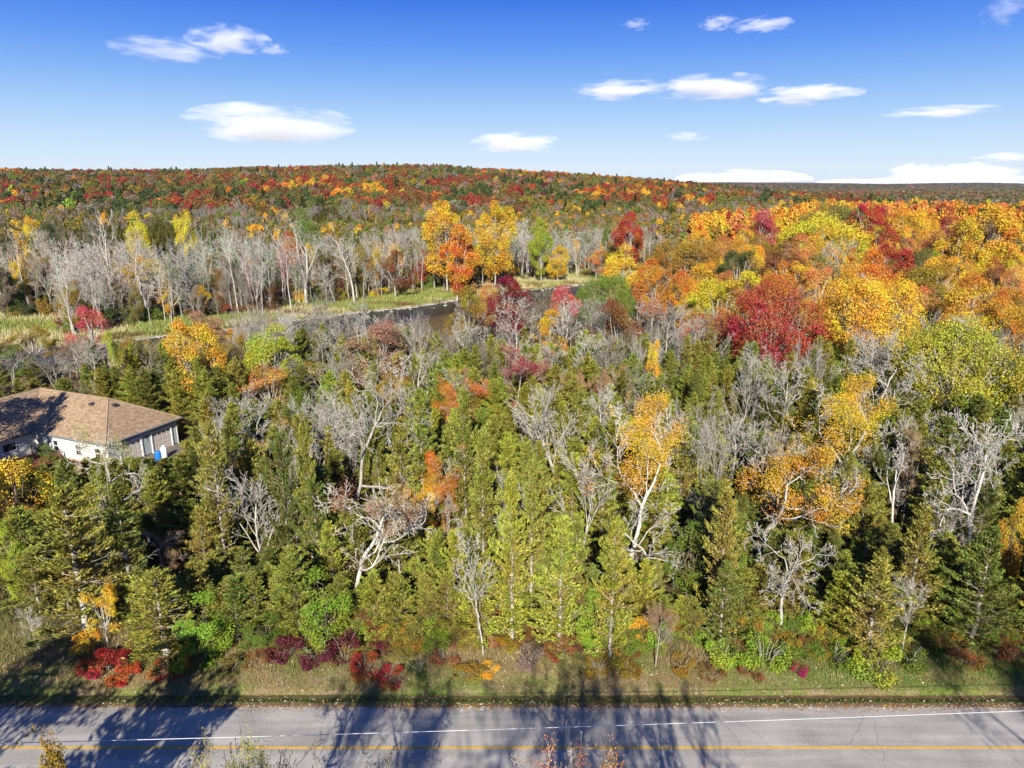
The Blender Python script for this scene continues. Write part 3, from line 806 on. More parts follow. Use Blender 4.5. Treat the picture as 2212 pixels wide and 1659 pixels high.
def tab_verts(ux, uy, nn, c):
    v = []
    for z0, z1 in ((-.01, -.01), (.016, .004)):
        for sx, sy in ((-1, -1), (1, -1), (1, 1), (-1, 1)):
            v.append(c + ux * w_ * sx + uy * h_ * sy + nn * (z0 if sy < 0 else z1))
    return v
box_f = np.array([[4, 5, 6, 7], [0, 1, 5, 4], [1, 2, 6, 5], [3, 0, 4, 7]])
front_tabs = [t for t in tabs if t[4] == "DEAB"]; rnd = random.Random(4)
front_tabs.sort(key=lambda t: abs(t[0][1] - 5.5) + abs(t[0][2] - 4.2))
single = front_tabs[:300]; sid = {id(t) for t in single}
rest = [t for t in tabs if id(t) not in sid]
vv, ff = [], []
for i, t in enumerate(rest):
    vv += tab_verts(t[1], t[2], t[3] , t[0] + t[3] * rnd.uniform(0, .006)); ff.append(box_f + 8 * i)
sh = link("shingles", mesh_np("shingles", np.array(vv), [np.concatenate(ff)], [M_SH], tint=np.repeat(np.random.default_rng(5).random(len(rest)), 4)), roof)
tag(sh, kind='stuff')
t0 = single[0]
me_tab = mesh_np("shingle", np.array(tab_verts(t0[1], t0[2], t0[3], np.zeros(3))), [box_f], [M_SH], tint=np.zeros(4))
for t in single:
    link("shingle", me_tab, roof, tuple(t[0] + t[3] * rnd.uniform(0, .006)))
# ridge caps
cap = []
for a, b in (("B", "A"), ("D", "B"), ("C", "B"), ("A", "H"), ("F", "A")):
    cap.append((*(np.array(RP[a]) + [0, 0, .02]), *(np.array(RP[b]) + [0, 0, .02]), .07, .07))
v, f = tubes(cap, 5)
link("ridge_cap", mesh_np("ridge_cap", v, [f], [M_SH], tint=np.full(len(f), .75)), roof)
def solid(name, B, mat, parent):
    v, f = boxes(B); return link(name, mesh_np(name, v, [f], [mat]), parent)
for a, b in ((2.2 + .9, 3.3), (2.2 + .9, 8.9), ):
    pass
def vent(a, b, z, name="roof_vent"):
    v, f = boxes([(a, b, z + .12, .62, .62, .2)]); v = v.copy(); top = v[:, 2] > z + .12
    v[top, :2] = (v[top, :2] - [a, b]) * .75 + [a, b]
    return link(name, mesh_np(name, v, [f], [M_VENT]), house)
zr = lambda a: EZ + (RZ2 - EZ) * a / 5.1
vent(4.1, 6.6, zr(4.1)); vent(4.9, 4.0, zr(4.0)); vent(4.1, 13.2, zr(4.1))
# gutter and fascia
solid("fascia", [(-.05, 5.75, EZ - .09, .07, 11.5, .2), (5.1, -.04, EZ - .09, HW + .1, .07, .2), (-4.5, 11.46, EZ - .09, 9, .07, .2)], M_DARK, house)
solid("gutter", [(-.13, 5.75, EZ - .03, .1, 11.6, .08), (5.1, -.13, EZ - .03, HW + .3, .1, .08)], principled("gutter_metal", (.28, .30, .31), .4, .5), house)
solid("soffit", [(.25, 5.9, EZ - .2, .5, 11.9, .03), (5.1, .24, EZ - .2, HW, .48, .03)], M_SIDE2, house)
# walls: a core and lapped siding boards in front of it
core = solid("wall", [(5.1, 10.9, 1.5, HW - .9, 20.7, 2.98), (-4.2, 16.6, 1.5, 8.7, 9.2, 2.98)], M_SIDE, house)
lap = []
def laps(x0, x1, y0, y1, z0, z1, face):
    n = int((z1 - z0) / .16)
    for i in range(n):
        z = z0 + (i + .5) * .16
        if face == 'x': lap.append((x0 - .012 - .004 * (i % 2), (y0 + y1) / 2, z, .03, y1 - y0, .15))
        else: lap.append(((x0 + x1) / 2, y0 - .012 - .004 * (i % 2), z, x1 - x0, .03, .15))
laps(.45, 0, .44, 12.0, .55, 3.0, 'x')
laps(-8.5, .44, 12.0, 0, .1, 3.0, 'y')
sd1 = solid("siding", lap, M_SIDE, house); tag(sd1, kind='stuff'); lap = []
for x0, x1, z0, z1 in ((.44, 1.85, .1, 3.0), (1.85, 4.75, 2.45, 3.0), (4.75, 6.1, .1, 3.0), (6.1, 8.9, 2.45, 3.0), (8.9, HW - .44, .1, 3.0)):
    laps(x0, x1, .45, 0, z0, z1, 'y')
sd2 = solid("siding", lap, M_SIDE2, house); tag(sd2, kind='stuff')
solid("foundation", [(.42, 6.2, .28, .1, 11.6, .52)], M_STONE, house)
solid("corner_trim", [(.44, .44, 1.5, .12, .12, 3.0), (HW - .44, .44, 1.5, .12, .12, 3.0), (.44, 11.9, 1.5, .1, .12, 3.0)], M_TRIM, house)
def garage_door(a):
    fr = solid("door_frame", [(a - 1.42, .40, 1.2, .14, .14, 2.5), (a + 1.42, .40, 1.2, .14, .14, 2.5), (a, .40, 2.47, 2.98, .14, .14)], M_TRIM, house)
    dr = solid("garage_door", [(a, .45, 1.2, 2.7, .04, 2.4)], M_DOOR, house)
    for r in range(4):
        for c in range(4):
            solid("panel", [(a - 1.0 + c * .67, .425, .33 + r * .58, .56, .03, .42)], M_DOOR, dr)
    solid("door_window", [(a - 1.0 + c * .67, .405, 2.07, .42, .02, .16) for c in range(4)], M_GLASS, dr)
garage_door(3.3); garage_door(7.5)
def window(b, z, w=.95, h=1.25):
    fr = solid("window", [(.40, b - w / 2, z, .1, .09, h), (.40, b + w / 2, z, .1, .09, h), (.40, b, z + h / 2, .1, w + .09, .09), (.40, b, z - h / 2, .12, w + .16, .1), (.40, b, z, .07, w, .05)], M_TRIM, house)
    solid("pane", [(.425, b, z + h / 4, .02, w - .08, h / 2 - .06)], M_GLASS, fr)
    solid("pane", [(.425, b, z - h / 4, .02, w - .08, h / 2 - .06)], M_GLASS, fr)
window(4.9, 1.75); window(8.5, 1.8, .8, 1.3); window(1.9, 1.75)
fr = solid("window", [(-2.5, 11.93, 1.6, 1.5, .08, .09), (-2.5, 11.93, 2.6, 1.5, .08, .09), (-3.25, 11.93, 2.1, .09, .08, 1.1), (-1.75, 11.93, 2.1, .09, .08, 1.1)], M_TRIM, house)
solid("pane", [(-2.5, 11.95, 2.1, 1.42, .03, .95)], M_GLASS, fr)
# palm-shaped metal ornament on the garage wall
orn = []
for k in range(7):
    t = R(200 - k * 37); orn.append((5.5, .38, 2.2, 5.5 + .36 * math.cos(t), .34, 2.2 + .2 * math.sin(t) + .03, .03, .008))
orn.append((5.5, .38, 2.2, 5.5, .37, 1.75, .018, .018))
v, f = tubes(orn, 4); link("wall_ornament", mesh_np("wall_ornament", v, [f], [M_DARK]), house)
# deck and porch posts at the inner corner
deck = empty("deck", (*hw(-2.6, 9.4), 0), HRZ); tag(deck, "reddish brown wooden deck at the inner corner of the white house", "deck")
for i in range(22):
    solid("plank", [(-2.4 + i * .22, 0, .62, .2, 4.8, .04)], M_DECK, deck)
for x in (-2.4, 2.3):
    for y in (-2.3, 0, 2.3): solid("post", [(x, y, .8, .1, .1, 1.6)], M_DECK, deck)
solid("railing", [(-2.4, 0, 1.5, .06, 4.7, .08), (-.05, -2.3, 1.5, 4.7, .06, .08)] + [(-2.4, -2.3 + .2 * k, 1.1, .035, .035, .8) for k in range(24)] + [(-2.4 + .2 * k, -2.3, 1.1, .035, .035, .8) for k in range(24)], M_DECK, deck)
pp = link("porch_post", mesh_np("porch_post", *[(lambda t: (t[0], [t[1]]))(boxes([(0, 0, 1.5, .13, .13, 3.0)]))][0], [M_TRIM]), None, (*hw(-4.6, 11.3), 0)); tag(pp, "white square post under the eave left of the house corner", "post")
# patio and driveway
def patch(name, pts, z, mat):
    me = bpy.data.meshes.new(name); me.from_pydata([(x, y, T(x, y) + z) for x, y in pts], [], [tuple(range(len(pts)))]); me.materials.append(mat)
    return tag(link(name, me), kind='structure')
patch("patio", [hw(.4, -.6), hw(.4, 8.6), hw(-1.9, 7.6), hw(-2.7, 4.6), hw(-2.6, 1.8), hw(-1.3, -.6)], .055, M_CONC)
patch("driveway", [hw(9.6, .3), hw(.6, .3), hw(-6, -1.5), hw(-12, 2), hw(-16, 4), hw(-17, -3), hw(-10, -6), hw(9.6, -6.5)], .045, principled("driveway_gravel", (.17, .15, .12), .9, .2, noise=(2, .2)))
def lathe(prof, n=20):
    V, F = [], []
    for r, z in prof:
        for k in range(n): V.append((r * math.cos(k * 6.28318 / n), r * math.sin(k * 6.28318 / n), z))
    for i in range(len(prof) - 1):
        for k in range(n): F.append((i * n + k, i * n + (k + 1) % n, (i + 1) * n + (k + 1) % n, (i + 1) * n + k))
    return np.array(V), np.array(F)
def lathe_obj(name, prof, mat, parent=None, loc=None, n=20):
    v, f = lathe(prof, n); return link(name, mesh_np(name, v, [f], [mat], smooth=True), parent, loc)
x, y, _ = at_z(356, 990)
tank = empty("gas_tank", (x, y, T(x, y) + .06)); tag(tank, "upright white gas tank beside the blue barrel by the garage", "tank")
lathe_obj("tank_body", [(.02, .06), (.32, .08), (.36, .16), (.36, 1.12), (.32, 1.26), (.2, 1.34), (.02, 1.36)], principled("white_tank_paint", (.78, .78, .76), .4, .4), tank)
lathe_obj("foot_ring", [(.3, 0), (.3, .1), (.27, .1), (.27, 0)], M_TRIM, tank); lathe_obj("collar", [(.13, 1.3), (.15, 1.5), (.12, 1.5), (.11, 1.3)], M_TRIM, tank)
x, y, _ = at_z(343, 993)
bar = empty("blue_barrel", (x, y, T(x, y) + .06)); tag(bar, "bright blue plastic barrel standing in front of the garage", "barrel")
lathe_obj("barrel_body", [(.02, 0), (.3, 0), (.33, .1), (.34, .3), (.32, .33), (.34, .36), (.34, .6), (.32, .63), (.34, .66), (.33, .85), (.3, .93)], principled("blue_plastic", (.01, .16, .62), .4, .4), bar)
lathe_obj("lid", [(.31, .90), (.31, .95), (.02, .96)], principled("blue_lid", (.02, .22, .7), .4, .4), bar)
x, y, _ = at_z(336, 996)
cyl = empty("propane_cylinder", (x - .3, y - .2, T(x, y) + .06)); tag(cyl, "small pale propane cylinder left of the blue barrel", "cylinder")
lathe_obj("cylinder_body", [(.02, 0), (.15, .03), (.16, .1), (.16, .34), (.1, .44), (.02, .46)], principled("grey_tank_paint", (.55, .56, .54), .5, .3), cyl); lathe_obj("valve", [(.06, .42), (.07, .52), (.02, .53)], M_DARK, cyl, None, 8)

# ------------------------------------------------------------------ utility line: pole off to the left, cables over the road
px_, py_ = -30.4, 25.8
pole = empty("utility_pole", (px_, py_, -.1)); tag(pole, "wooden utility pole whose long shadow crosses the lawn at left", "pole")
M_POLE = principled("weathered_pole", (.22, .17, .12), .9, .1, noise=(4, .2))
v, f = tubes([(0, 0, 0, 0, 0, 9.9, .17, .12)], 10); link("shaft", mesh_np("pole_shaft", v, [f], [M_POLE]), pole)
solid("crossarm", [(.0, 0, 7.6, 2.0, .12, .14)], M_POLE, pole)
for s in (-.85, .85): lathe_obj("insulator", [(.05, 7.66), (.06, 7.78), (.02, 7.82)], principled("insulator_glass", (.4, .42, .4), .3, .4), pole, (s, 0, 0), 8)
M_CABLE = principled("cable_sheath", (.62, .62, .62), .4, .5)
def cable_pt(u, v, vs):
    """height of a cable seen at (u, v) whose shadow lies on the verge at row vs"""
    best = None
    for z in np.arange(4, 11, .02):
        x, y, _ = at_z(u, v, float(z)); sh = y + z / math.tan(R(SUN_EL)) * math.cos(R(SUN_AZ))
        xs = x + z / math.tan(R(SUN_EL)) * math.sin(R(SUN_AZ)); e = abs(uv_of(xs, sh, 0)[1] - vs)
        if best is None or e < best[0]: best = (e, (x, y, float(z)))
    return best[1]
CP = [cable_pt(0, 1605, 1506), cable_pt(1106, 1574, 1499), cable_pt(2212, 1535, 1496)]
print("cable", CP)
CPa = np.array(CP); ts = np.linspace(-.35, 1.35, 40)
L0, L1, L2 = (ts - .5) * (ts - 1) / .5, ts * (ts - 1) / -.25, ts * (ts - .5) / .5
cpts = L0[:, None] * CPa[0] + L1[:, None] * CPa[1] + L2[:, None] * CPa[2]
v, f = tubes([(*cpts[i], *cpts[i + 1], .015, .015) for i in range(39)], 6)
cab = link("overhead_cable", mesh_np("overhead_cable", v, [f], [M_CABLE], smooth=True)); tag(cab, "thin white overhead cable strung above the road", "cable")
#%%TREES
HER = []       # (u, half width px, y, row down to which the crown must stay clear)
def H_(kind, u, vtop, w, leaf, label, base=None, y=None, to=None, **kw):
    o = hero(kind, u, vtop, w, leaf, label, base=base, y=y, **kw)
    yy = o.location.y
    if to is None:
        vb = uv_of(o.location.x, yy, 0)[1]; to = vtop + .6 * (vb - vtop)
    HER.append((u, w / 2, yy, to))
    return o

# ---- trees one can tell apart in the near wood (rows y 40-100)
H_('ash', 1040, 1128, 120, None, "slender pale bare tree standing alone at the wood's edge above the yellow weeds", base=1422, to=1415, bark='white', var=0)
H_('oak', 1712, 1140, 205, None, "spreading pale bare tree at the wood's edge under the orange leaved oak", base=1400, to=1320, bark='white', var=1)
H_('fan', 540, 1000, 190, None, "fan shaped whitish bare tree standing among dark cedars below the house", base=1225, to=1185, bark='white', var=0)
H_('oak_sparse', 815, 1020, 290, 'tan', "big crooked pale oak with two leaning limbs and a few tan leaves left", base=1318, to=1240, bark='white', var=0)
H_('oak', 805, 800, 270, None, "tall crooked bare oak rising behind the big two limbed oak", y=60, to=1080, bark='pale', var=2)
H_('oak_sparse', 250, 905, 220, 'yellowgreen', "gnarled grey oak with sparse green leaves in front of the garage", base=1215, to=1110, bark='pale', var=1)
H_('ash_leafy', 960, 955, 130, 'orange', "thin tree with a few orange brown leaves between tall cedars", y=57, to=1140, bark='pale', var=0)
H_('maple_thin', 905, 1035, 90, 'gold', "small golden tree glowing low between the cedars", y=56, to=1120, bark='pale')
H_('fan', 1268, 925, 165, None, "whitish bare tree with upswept limbs between green cedars at the centre", y=54, to=1112, bark='white', var=1)
H_('oak_leafy', 1395, 862, 235, 'gold', "large oak with golden orange leaves on pale twisting limbs at the centre of the wood", y=54, to=1140, bark='white', var=1, rz=2.2)
H_('oak', 1395, 1075, 210, None, "low whitish bare crown just under the golden orange oak", y=48, to=1210, bark='white', var=0)
H_('oak', 1510, 880, 130, None, "bare grey oak beside the golden orange oak on its right", y=58, to=1020, bark='pale', var=2)
H_('oak_leafy', 1740, 955, 270, 'gold', "wide oak with orange yellow leaves above the bare tree at the wood's edge", y=50, to=1145, bark='white', var=1)
H_('oak_leafy', 1840, 818, 240, 'yellow', "bright yellow oak standing behind the wide orange yellow oak", y=64, to=960, bark='pale', var=1)
H_('fork', 1965, 945, 130, None, "pale dead tree forking in a wide Y among dark cedars", base=1205, to=1130, bark='white', var=0)
H_('oak', 2145, 870, 260, None, "large bare white limbed oak at the right edge of the wood", y=51, to=1150, bark='white', var=0)
H_('fan', 1175, 800, 190, None, "bare tree with long slanting limbs just behind the central cedars", y=67, to=930, bark='pale', var=2)
H_('oak_leafy', 975, 785, 150, 'orange', "short oak with orange leaves between the bare trees", y=76, to=880, bark='pale', var=0)
H_('ash', 1700, 775, 130, None, "bare grey tree standing under the big red maple", y=74, to=930, bark='pale', var=1)
H_('fan', 1620, 760, 120, None, "bare grey tree left of the one under the big red maple", y=78, to=900, bark='pale', var=0)
H_('oak', 1930, 740, 190, None, "bare spreading oak between the red maple and the yellow green tree", y=78, to=860, bark='pale', var=1)
H_('maple', 2085, 690, 270, 'yellowgreen', "broad yellow green tree near the right edge of the wood", y=82, to=850, bark='pale', var=0)
H_('maple_near', 25, 985, 150, 'yellow', "bright yellow tree by the house at the left edge of the wood", y=56, to=1100, var=0)
H_('maple_near', 100, 960, 45, 'green', "narrow green conical shrub against the white house wall", base=1006, to=1000, var=1)
H_('maple_thin', 210, 1258, 90, 'gold', "small orange yellow tree at the lawn's edge above the red sumac", base=1400, to=1380, var=0)
H_('cedar', 130, 1045, 200, 'cedarbrown', "large bronze green cedar with a white trunk base at the edge of the lawn", base=1385, to=1370, bark='white', var=0)
H_('cedar', 245, 1035, 130, 'cedardark', "dark cedar right of the large bronze green one by the lawn", base=1330, to=1240, var=4)
H_('cedar', 30, 1090, 140, 'cedar', "cedar at the left frame edge below the yellow tree", y=47, to=1200, var=1)
H_('maple_near', 10, 1130, 50, 'lime', "small lime green sapling left of the large bronze green cedar", y=46, to=1210, var=0)
H_('oak_sparse', 350, 1130, 150, 'tan', "low grey bare tree with a few tan leaves left of the fan shaped tree", y=50, to=1215, bark='grey', var=1)
H_('ash', 65, 1305, 60, None, "short leaning dead sapling on the lawn", base=1408, to=1400, bark='white', var=2)
H_('cedar', 330, 1225, 200, 'cedar', "broad low cedar above the red sumac", base=1440, to=1400, var=6)
H_('maple_near', 430, 1290, 120, 'bright', "bright green leafy bush like tree between roadside cedars left", base=1430, to=1400)
H_('maple_near', 690, 1235, 130, 'bright', "bright green leafy tree beneath the big crooked oak", base=1400, to=1370)
H_('maple_near', 1110, 1130, 100, 'green', "fresh green leafy tree between the slender bare tree and tall cedars", y=48, to=1250)
H_('maple_near', 1300, 1270, 110, 'bright', "fresh green leafy tree low in the central cedars", base=1410, to=1380)
H_('maple_near', 1500, 1130, 130, 'green', "green leafy tree right of the low whitish bare crown", y=47, to=1290)
H_('maple_near', 570, 1330, 100, 'green', "mid green leafy shrub like tree above the maroon dogwoods", base=1410, to=1390)
H_('ash_leafy', 1430, 1290, 80, 'tan', "thin sapling with a few peach coloured leaves at the wood's edge", base=1440, to=1430, bark='pale', var=1)
H_('ash', 1975, 1250, 90, None, "pale slanting dead sapling in front of dark cedars at right", base=1420, to=1400, bark='white', var=1)
H_('maple_near', 2205, 1075, 60, 'gold', "golden leaved tree cut by the right frame edge", y=46, to=1250)
H_('oak_sparse', 980, 1060, 110, 'orange', "low thin oak with rusty orange leaves beside the golden glow", y=52, to=1130, bark='white', var=1)
H_('fan', 1440, 950, 90, None, "bare upright grey tree hidden behind the golden orange oak", y=60, to=1000, bark='pale', var=2)
H_('oak', 1660, 900, 120, None, "bare grey oak just left of the bright yellow oak", y=60, to=1010, bark='pale', var=1)
# tall cedars that stand out by their tops
for u, vt, w, leaf, b, lab in (
    (1105, 1015, 100, 'cedarlight', 1395, "tall light green cedar right of the slender bare tree"),
    (1215, 1105, 130, 'cedarlight', 1425, "tall light green cedar below the whitish upswept bare tree"),
    (1330, 1110, 115, 'cedarlight', 1430, "light green cedar just left of the low whitish bare crown"),
    (1150, 985, 80, 'cedar', 1330, "narrow cedar spire behind the tall light green one"),
    (1040, 920, 85, 'cedar', 1270, "narrow cedar spire behind the slender bare tree"),
    (650, 905, 80, 'cedar', 1250, "narrow dark cedar spire left of the big crooked oak"),
    (600, 930, 90, 'cedardark', 1260, "dark cedar above the fan shaped whitish tree"),
    (905, 830, 90, 'cedar', 1150, "green cedar under the short orange oak"),
    (1000, 830, 80, 'cedar', 1160, "cedar right of the short orange oak"),
    (2000, 1085, 120, 'cedarbrown', 1370, "bronze green cedar beside the dead Y shaped tree"),
    (1575, 1050, 110, 'cedarbrown', 1370, "bronze green cedar between the two golden oaks"),
    (1905, 1200, 140, 'cedarbrown', 1425, "broad bronze green cedar right of the spreading bare tree"),
    (2150, 1130, 130, 'cedardark', 1400, "dark cedar at the right end of the wood's edge"),
    (450, 905, 110, 'cedarbrown', 1230, "bronze green cedar right of the garage"),
    (380, 985, 75, 'cedar', 1120, "little pointed cedar in front of the garage door"),
    (60, 1190, 120, 'cedar', 1330, "small cedar below the left frame edge cedar")):
    H_('cedar', u, vt, w, leaf, lab, base=b, to=vt + 90)

# ---- second belt, 100 - 160 m, up to the river
for kind, u, vt, w, leaf, y, lab, kw in (
    ('maple', 405, 688, 125, 'gold', 92, "golden orange tree with a pale leaning trunk behind the house", {}),
    ('maple', 582, 700, 130, 'yellowgreen', 98, "yellow green tree standing in front of the river at left", dict(var=1)),
    ('maple_thin', 575, 790, 120, 'peach', 88, "peach coloured thin tree below the yellow green one by the river", {}),
    ('maple_thin', 235, 718, 60, 'yellowgreen', 94, "slim yellow green tree behind the house roof", {}),
    ('maple_thin', 190, 662, 110, 'pink', 122, "sparse pinkish red maple beside the marsh", {}),
    ('fuzz', 318, 725, 90, None, 93, "brown bare tree behind the right end of the house roof", dict(bark='warm')),
    ('fan', 110, 745, 120, None, 104, "grey bare tree behind the left end of the house roof", dict(bark='grey')),
    ('oak', 35, 745, 130, None, 104, "crooked grey bare tree at the left frame edge behind the house", dict(bark='grey')),
    ('maple_thin', 60, 700, 90, 'olivegold', 116, "olive gold small tree by the marsh at far left", {}),
    ('maple', 440, 670, 90, 'pinkbrown', 124, "pinkish brown tree just right of the golden orange one", dict(var=2)),
    ('maple', 812, 690, 150, 'pinkbrown', 96, "rounded pinkish brown oak in front of the river", dict(var=2)),
    ('ash', 725, 690, 90, None, 98, "bare tree against the river left of the pinkish brown oak", {}),
    ('fan', 905, 680, 100, None, 102, "bare tree against the river right of the pinkish brown oak", {}),
    ('ash', 690, 710, 70, None, 104, "thin bare tree against the river right of the yellow green one", {}),
    ('maple_thin', 1010, 620, 110, 'olivegold', 128, "olive gold tree at the river bend", {}),
    ('maple', 1100, 597, 105, 'darkred', 134, "dark red maple at the river bend", dict(var=3)),
    ('maple_thin', 1045, 605, 60, 'peach', 140, "peach pink tree just left of the dark red maple", {}),
    ('fuzz', 1105, 645, 140, None, 108, "rounded silvery bare tree in front of the dark red maple", {}),
    ('maple_thin', 1218, 612, 70, 'pink', 140, "sparse pinkish red maple beside dark water", {}),
    ('ash', 1225, 640, 90, None, 118, "tall bare tree in front of the sparse pinkish red maple", dict(bark='white')),
    ('ash_leafy', 1130, 738, 120, 'crimson', 88, "small sparse crimson tree half hidden by bare branches", {}),
    ('maple_thin', 1190, 668, 85, 'yellow', 120, "yellow tree below the river bend", {}),
    ('maple', 1312, 592, 130, 'green', 146, "dark green rounded tree right of the river bend", dict(var=1)),
    ('maple', 1415, 563, 100, 'orange', 150, "rounded glowing orange maple right of the dark green tree", dict(var=0)),
    ('maple', 1492, 585, 80, 'orange', 150, "smaller orange maple right of the rounded glowing one", dict(var=2)),
    ('maple_thin', 1335, 650, 150, 'rust', 112, "rust brown thin tree below the dark green rounded tree", {}),
    ('ash', 1450, 640, 120, None, 108, "bare tree below the rounded glowing orange maple", {}),
    ('maple', 1560, 600, 140, 'lemon', 126, "lemon yellow maple left of the big red maple", dict(var=3)),
    ('maple', 1680, 602, 235, 'brick', 104, "big brick red maple, the largest red tree in the wood", dict(var=0)),
    ('maple', 1880, 598, 230, 'yellow', 110, "broad yellow maple right of the big brick red one", dict(var=1)),
    ('maple_thin', 1415, 735, 50, 'yellow', 90, "small lone yellow tree among bare trees at the centre", {}),
    ('maple', 1475, 520, 200, 'olivegold', 185, "olive gold rounded tree above the orange maples", dict(var=3)),
    ('maple', 1345, 528, 85, 'yellow', 175, "yellow tree left of the olive gold rounded one", {}),
    ('maple', 1600, 540, 95, 'darkgreen', 172, "dark green tree between orange and rust crowns", {}),
    ('maple', 1700, 520, 110, 'rust', 172, "rust red tree behind the lemon yellow maple", {}),
    ('oak_sparse', 1810, 505, 120, 'green', 165, "pale limbed half bare tree with some green leaves among orange crowns", {}),
    ('maple', 1880, 540, 100, 'orange', 160, "orange tree behind the broad yellow maple", {}),
    ('maple', 1790, 462, 210, 'lemon', 205, "broad lemon yellow crown below the olive one", dict(var=2)),
    ('maple', 1800, 436, 150, 'olive', 250, "olive green domed tree at the far edge of the colour wood", dict(var=0)),
    ('maple', 1885, 440, 100, 'red', 240, "bright red maple right of the olive dome", {}),
    ('maple_thin', 1905, 480, 90, 'red', 205, "thin red maple below the bright red one", {}),
    ('maple', 2055, 445, 60, 'red', 260, "small vivid red crown among orange trees at far right", {}),
    ('maple', 1970, 450, 90, 'gold', 225, "golden crown right of the thin red maple", {}),
    ('maple_tall', 2150, 445, 130, 'gold', 190, "tall golden tree near the right frame edge", {}),
    ('maple_tall', 2080, 470, 110, 'yellow', 180, "tall yellow tree left of the tall golden one", {}),
    ('maple', 2010, 560, 130, 'olivegold', 140, "olive gold tree right of the orange tree", {}),
    ('maple', 2120, 600, 150, 'gold', 120, "golden tree above the broad yellow green one", {}),
    ('maple', 2190, 640, 100, 'gold', 112, "golden brown tree cut by the right frame edge", {}),
    ('maple', 1640, 452, 100, 'pink', 240, "pale pinkish red crown left of the lemon yellow one", {}),
    ('maple', 1570, 510, 80, 'peach', 215, "peach orange crown behind the dark green tree", {}),
    ):
    H_(kind, u, vt, w, leaf, lab, y=y, to=vt + (70 if y < 130 else 45), **kw)

# ---- far bank: tall trees along the marsh
for kind, u, vt, w, leaf, b, lab, kw in (
    ('tall', 205, 452, 90, None, 690, "very tall leaning bare tree rising highest at the left of the far bank", dict(lean=-.07, bark='white')),
    ('tall', 225, 500, 60, None, 688, "bare trunk close beside the very tall leaning one", dict(bark='white')),
    ('twin', 150, 520, 100, None, 692, "bare tree with three spreading stems at the marsh edge", dict(lean=-.08, bark='white')),
    ('tall', 25, 485, 70, None, 670, "bare tree at the left frame edge of the far bank", {}),
    ('maple', 322, 552, 85, 'yellow', 676, "rounded yellow tree on the far river bank at left", dict(var=0)),
    ('maple_thin', 275, 560, 80, 'gold', 672, "thin golden tree left of the rounded yellow one", {}),
    ('twin', 290, 505, 90, None, 690, "bare two stemmed tree between the golden and yellow trees", dict(bark='white')),
    ('twin', 425, 560, 70, None, 674, "Y shaped pale bare tree on the far bank", dict(bark='white')),
    ('tall', 490, 470, 80, None, 680, "pale bare tree leaning left on the far bank", dict(bark='white', lean=-.06)),
    ('tall', 560, 480, 80, None, 668, "grey bare tree at the middle of the left far bank", {}),
    ('maple', 622, 500, 62, 'fire', 640, "fiery red tree behind bare trunks on the far bank", {}),
    ('maple', 655, 452, 75, 'green', 600, "dark green round crown above the fiery red tree", dict(var=1)),
    ('twin', 640, 455, 110, None, 655, "white two limbed bare tree in front of the fiery red one", dict(bark='white')),
    ('tall', 730, 470, 80, None, 655, "bright white trunked bare tree right of the fiery red one", dict(bark='white')),
    ('maple_tall', 962, 437, 100, 'gold', 632, "tall golden orange tree at the middle of the far bank", dict(var=0)),
    ('maple_tall', 985, 485, 95, 'orange', 642, "orange tree glowing in front of the tall golden one", dict(var=1)),
    ('maple_tall', 1068, 436, 90, 'yellow', 622, "tall yellow tree right of the glowing orange one", dict(var=0)),
    ('maple_tall', 1170, 470, 55, 'lime', 612, "narrow lime green tree among pale trunks", {}),
    ('maple_tall', 1205, 530, 50, 'yellow', 610, "narrow yellow tree right of the lime green one", {}),
    ('maple_tall', 1365, 460, 80, 'red', 590, "red crowned tree at the right end of the bare row", {}),
    ('maple_thin', 1290, 540, 75, 'peach', 605, "peach coloured tree near the end of the river reach", {}),
    ('maple_thin', 850, 540, 80, 'rust', 645, "rust coloured thin tree among bare trunks", {}),
    ('maple_thin', 790, 520, 70, 'olivegold', 640, "olive gold thin tree among bare trunks", {}),
    ('maple', 290, 458, 60, 'lemon', 600, "lemon yellow crown above the bare trees at left", {}),
    ('maple', 395, 455, 45, 'lemon', 590, "small lemon yellow crown above the bare row", {}),
    ('maple', 60, 470, 60, 'yellow', 610, "yellow crown above the bare row near the left edge", {}),
    ('maple', 95, 480, 70, 'darkgreen', 615, "dark green crown beside the yellow one near the left edge", {}),
    ):
    H_(kind, u, vt, w, leaf, lab, base=b, to=vt + .5 * (b - vt), **kw)

# ------------------------------------------------------------------ trees of the wood that nothing tells apart one by one
def clear(x, y, r):
    for (a, b, w, h) in TREES:
        if abs(a - x) < 6 and (a - x) ** 2 + (b - y) ** 2 < (r + .25 * w) ** 2: return False
    return True
def in_yard(x, y):
    p = np.array([x, y]) - HD; a, b = p @ HE1, p @ HE2
    return (-9.5 < a < HW + 1.0 and -4.2 < b < 25) or (-16 < a < 2 and -4 < b < 5) or (x < -24 and y < 50) 
def cover_ok(x, y, h, w, slack=0):
    """highest this tree may be without hiding the crowns listed in HER; returns an allowed height"""
    u, v = uv_of(x, y, h)
    hw_px = w / 2 * KF / depth(y, h)
    lim = h
    for (hu, hh, hy, to) in HER:
        if y < hy and abs(u - hu) < hh * .8 + hw_px * .3 and v < to:
            lim = min(lim, at_y(u, to, y)[2])
    if 72 <= y < 81 and u - hw_px * .6 < 414: lim = min(lim, at_y(u, 972, y)[2])
    if y < 72 and u < 425: lim = min(lim, at_y(u, 986 + max(0, u - 380) * -2.0, y)[2])
    return lim
for _u in range(30, 500, 60): HER.append((_u, 45, 140, 733))
for _u in range(520, 1000, 60): HER.append((_u, 45, 128, 668))
counts = {}
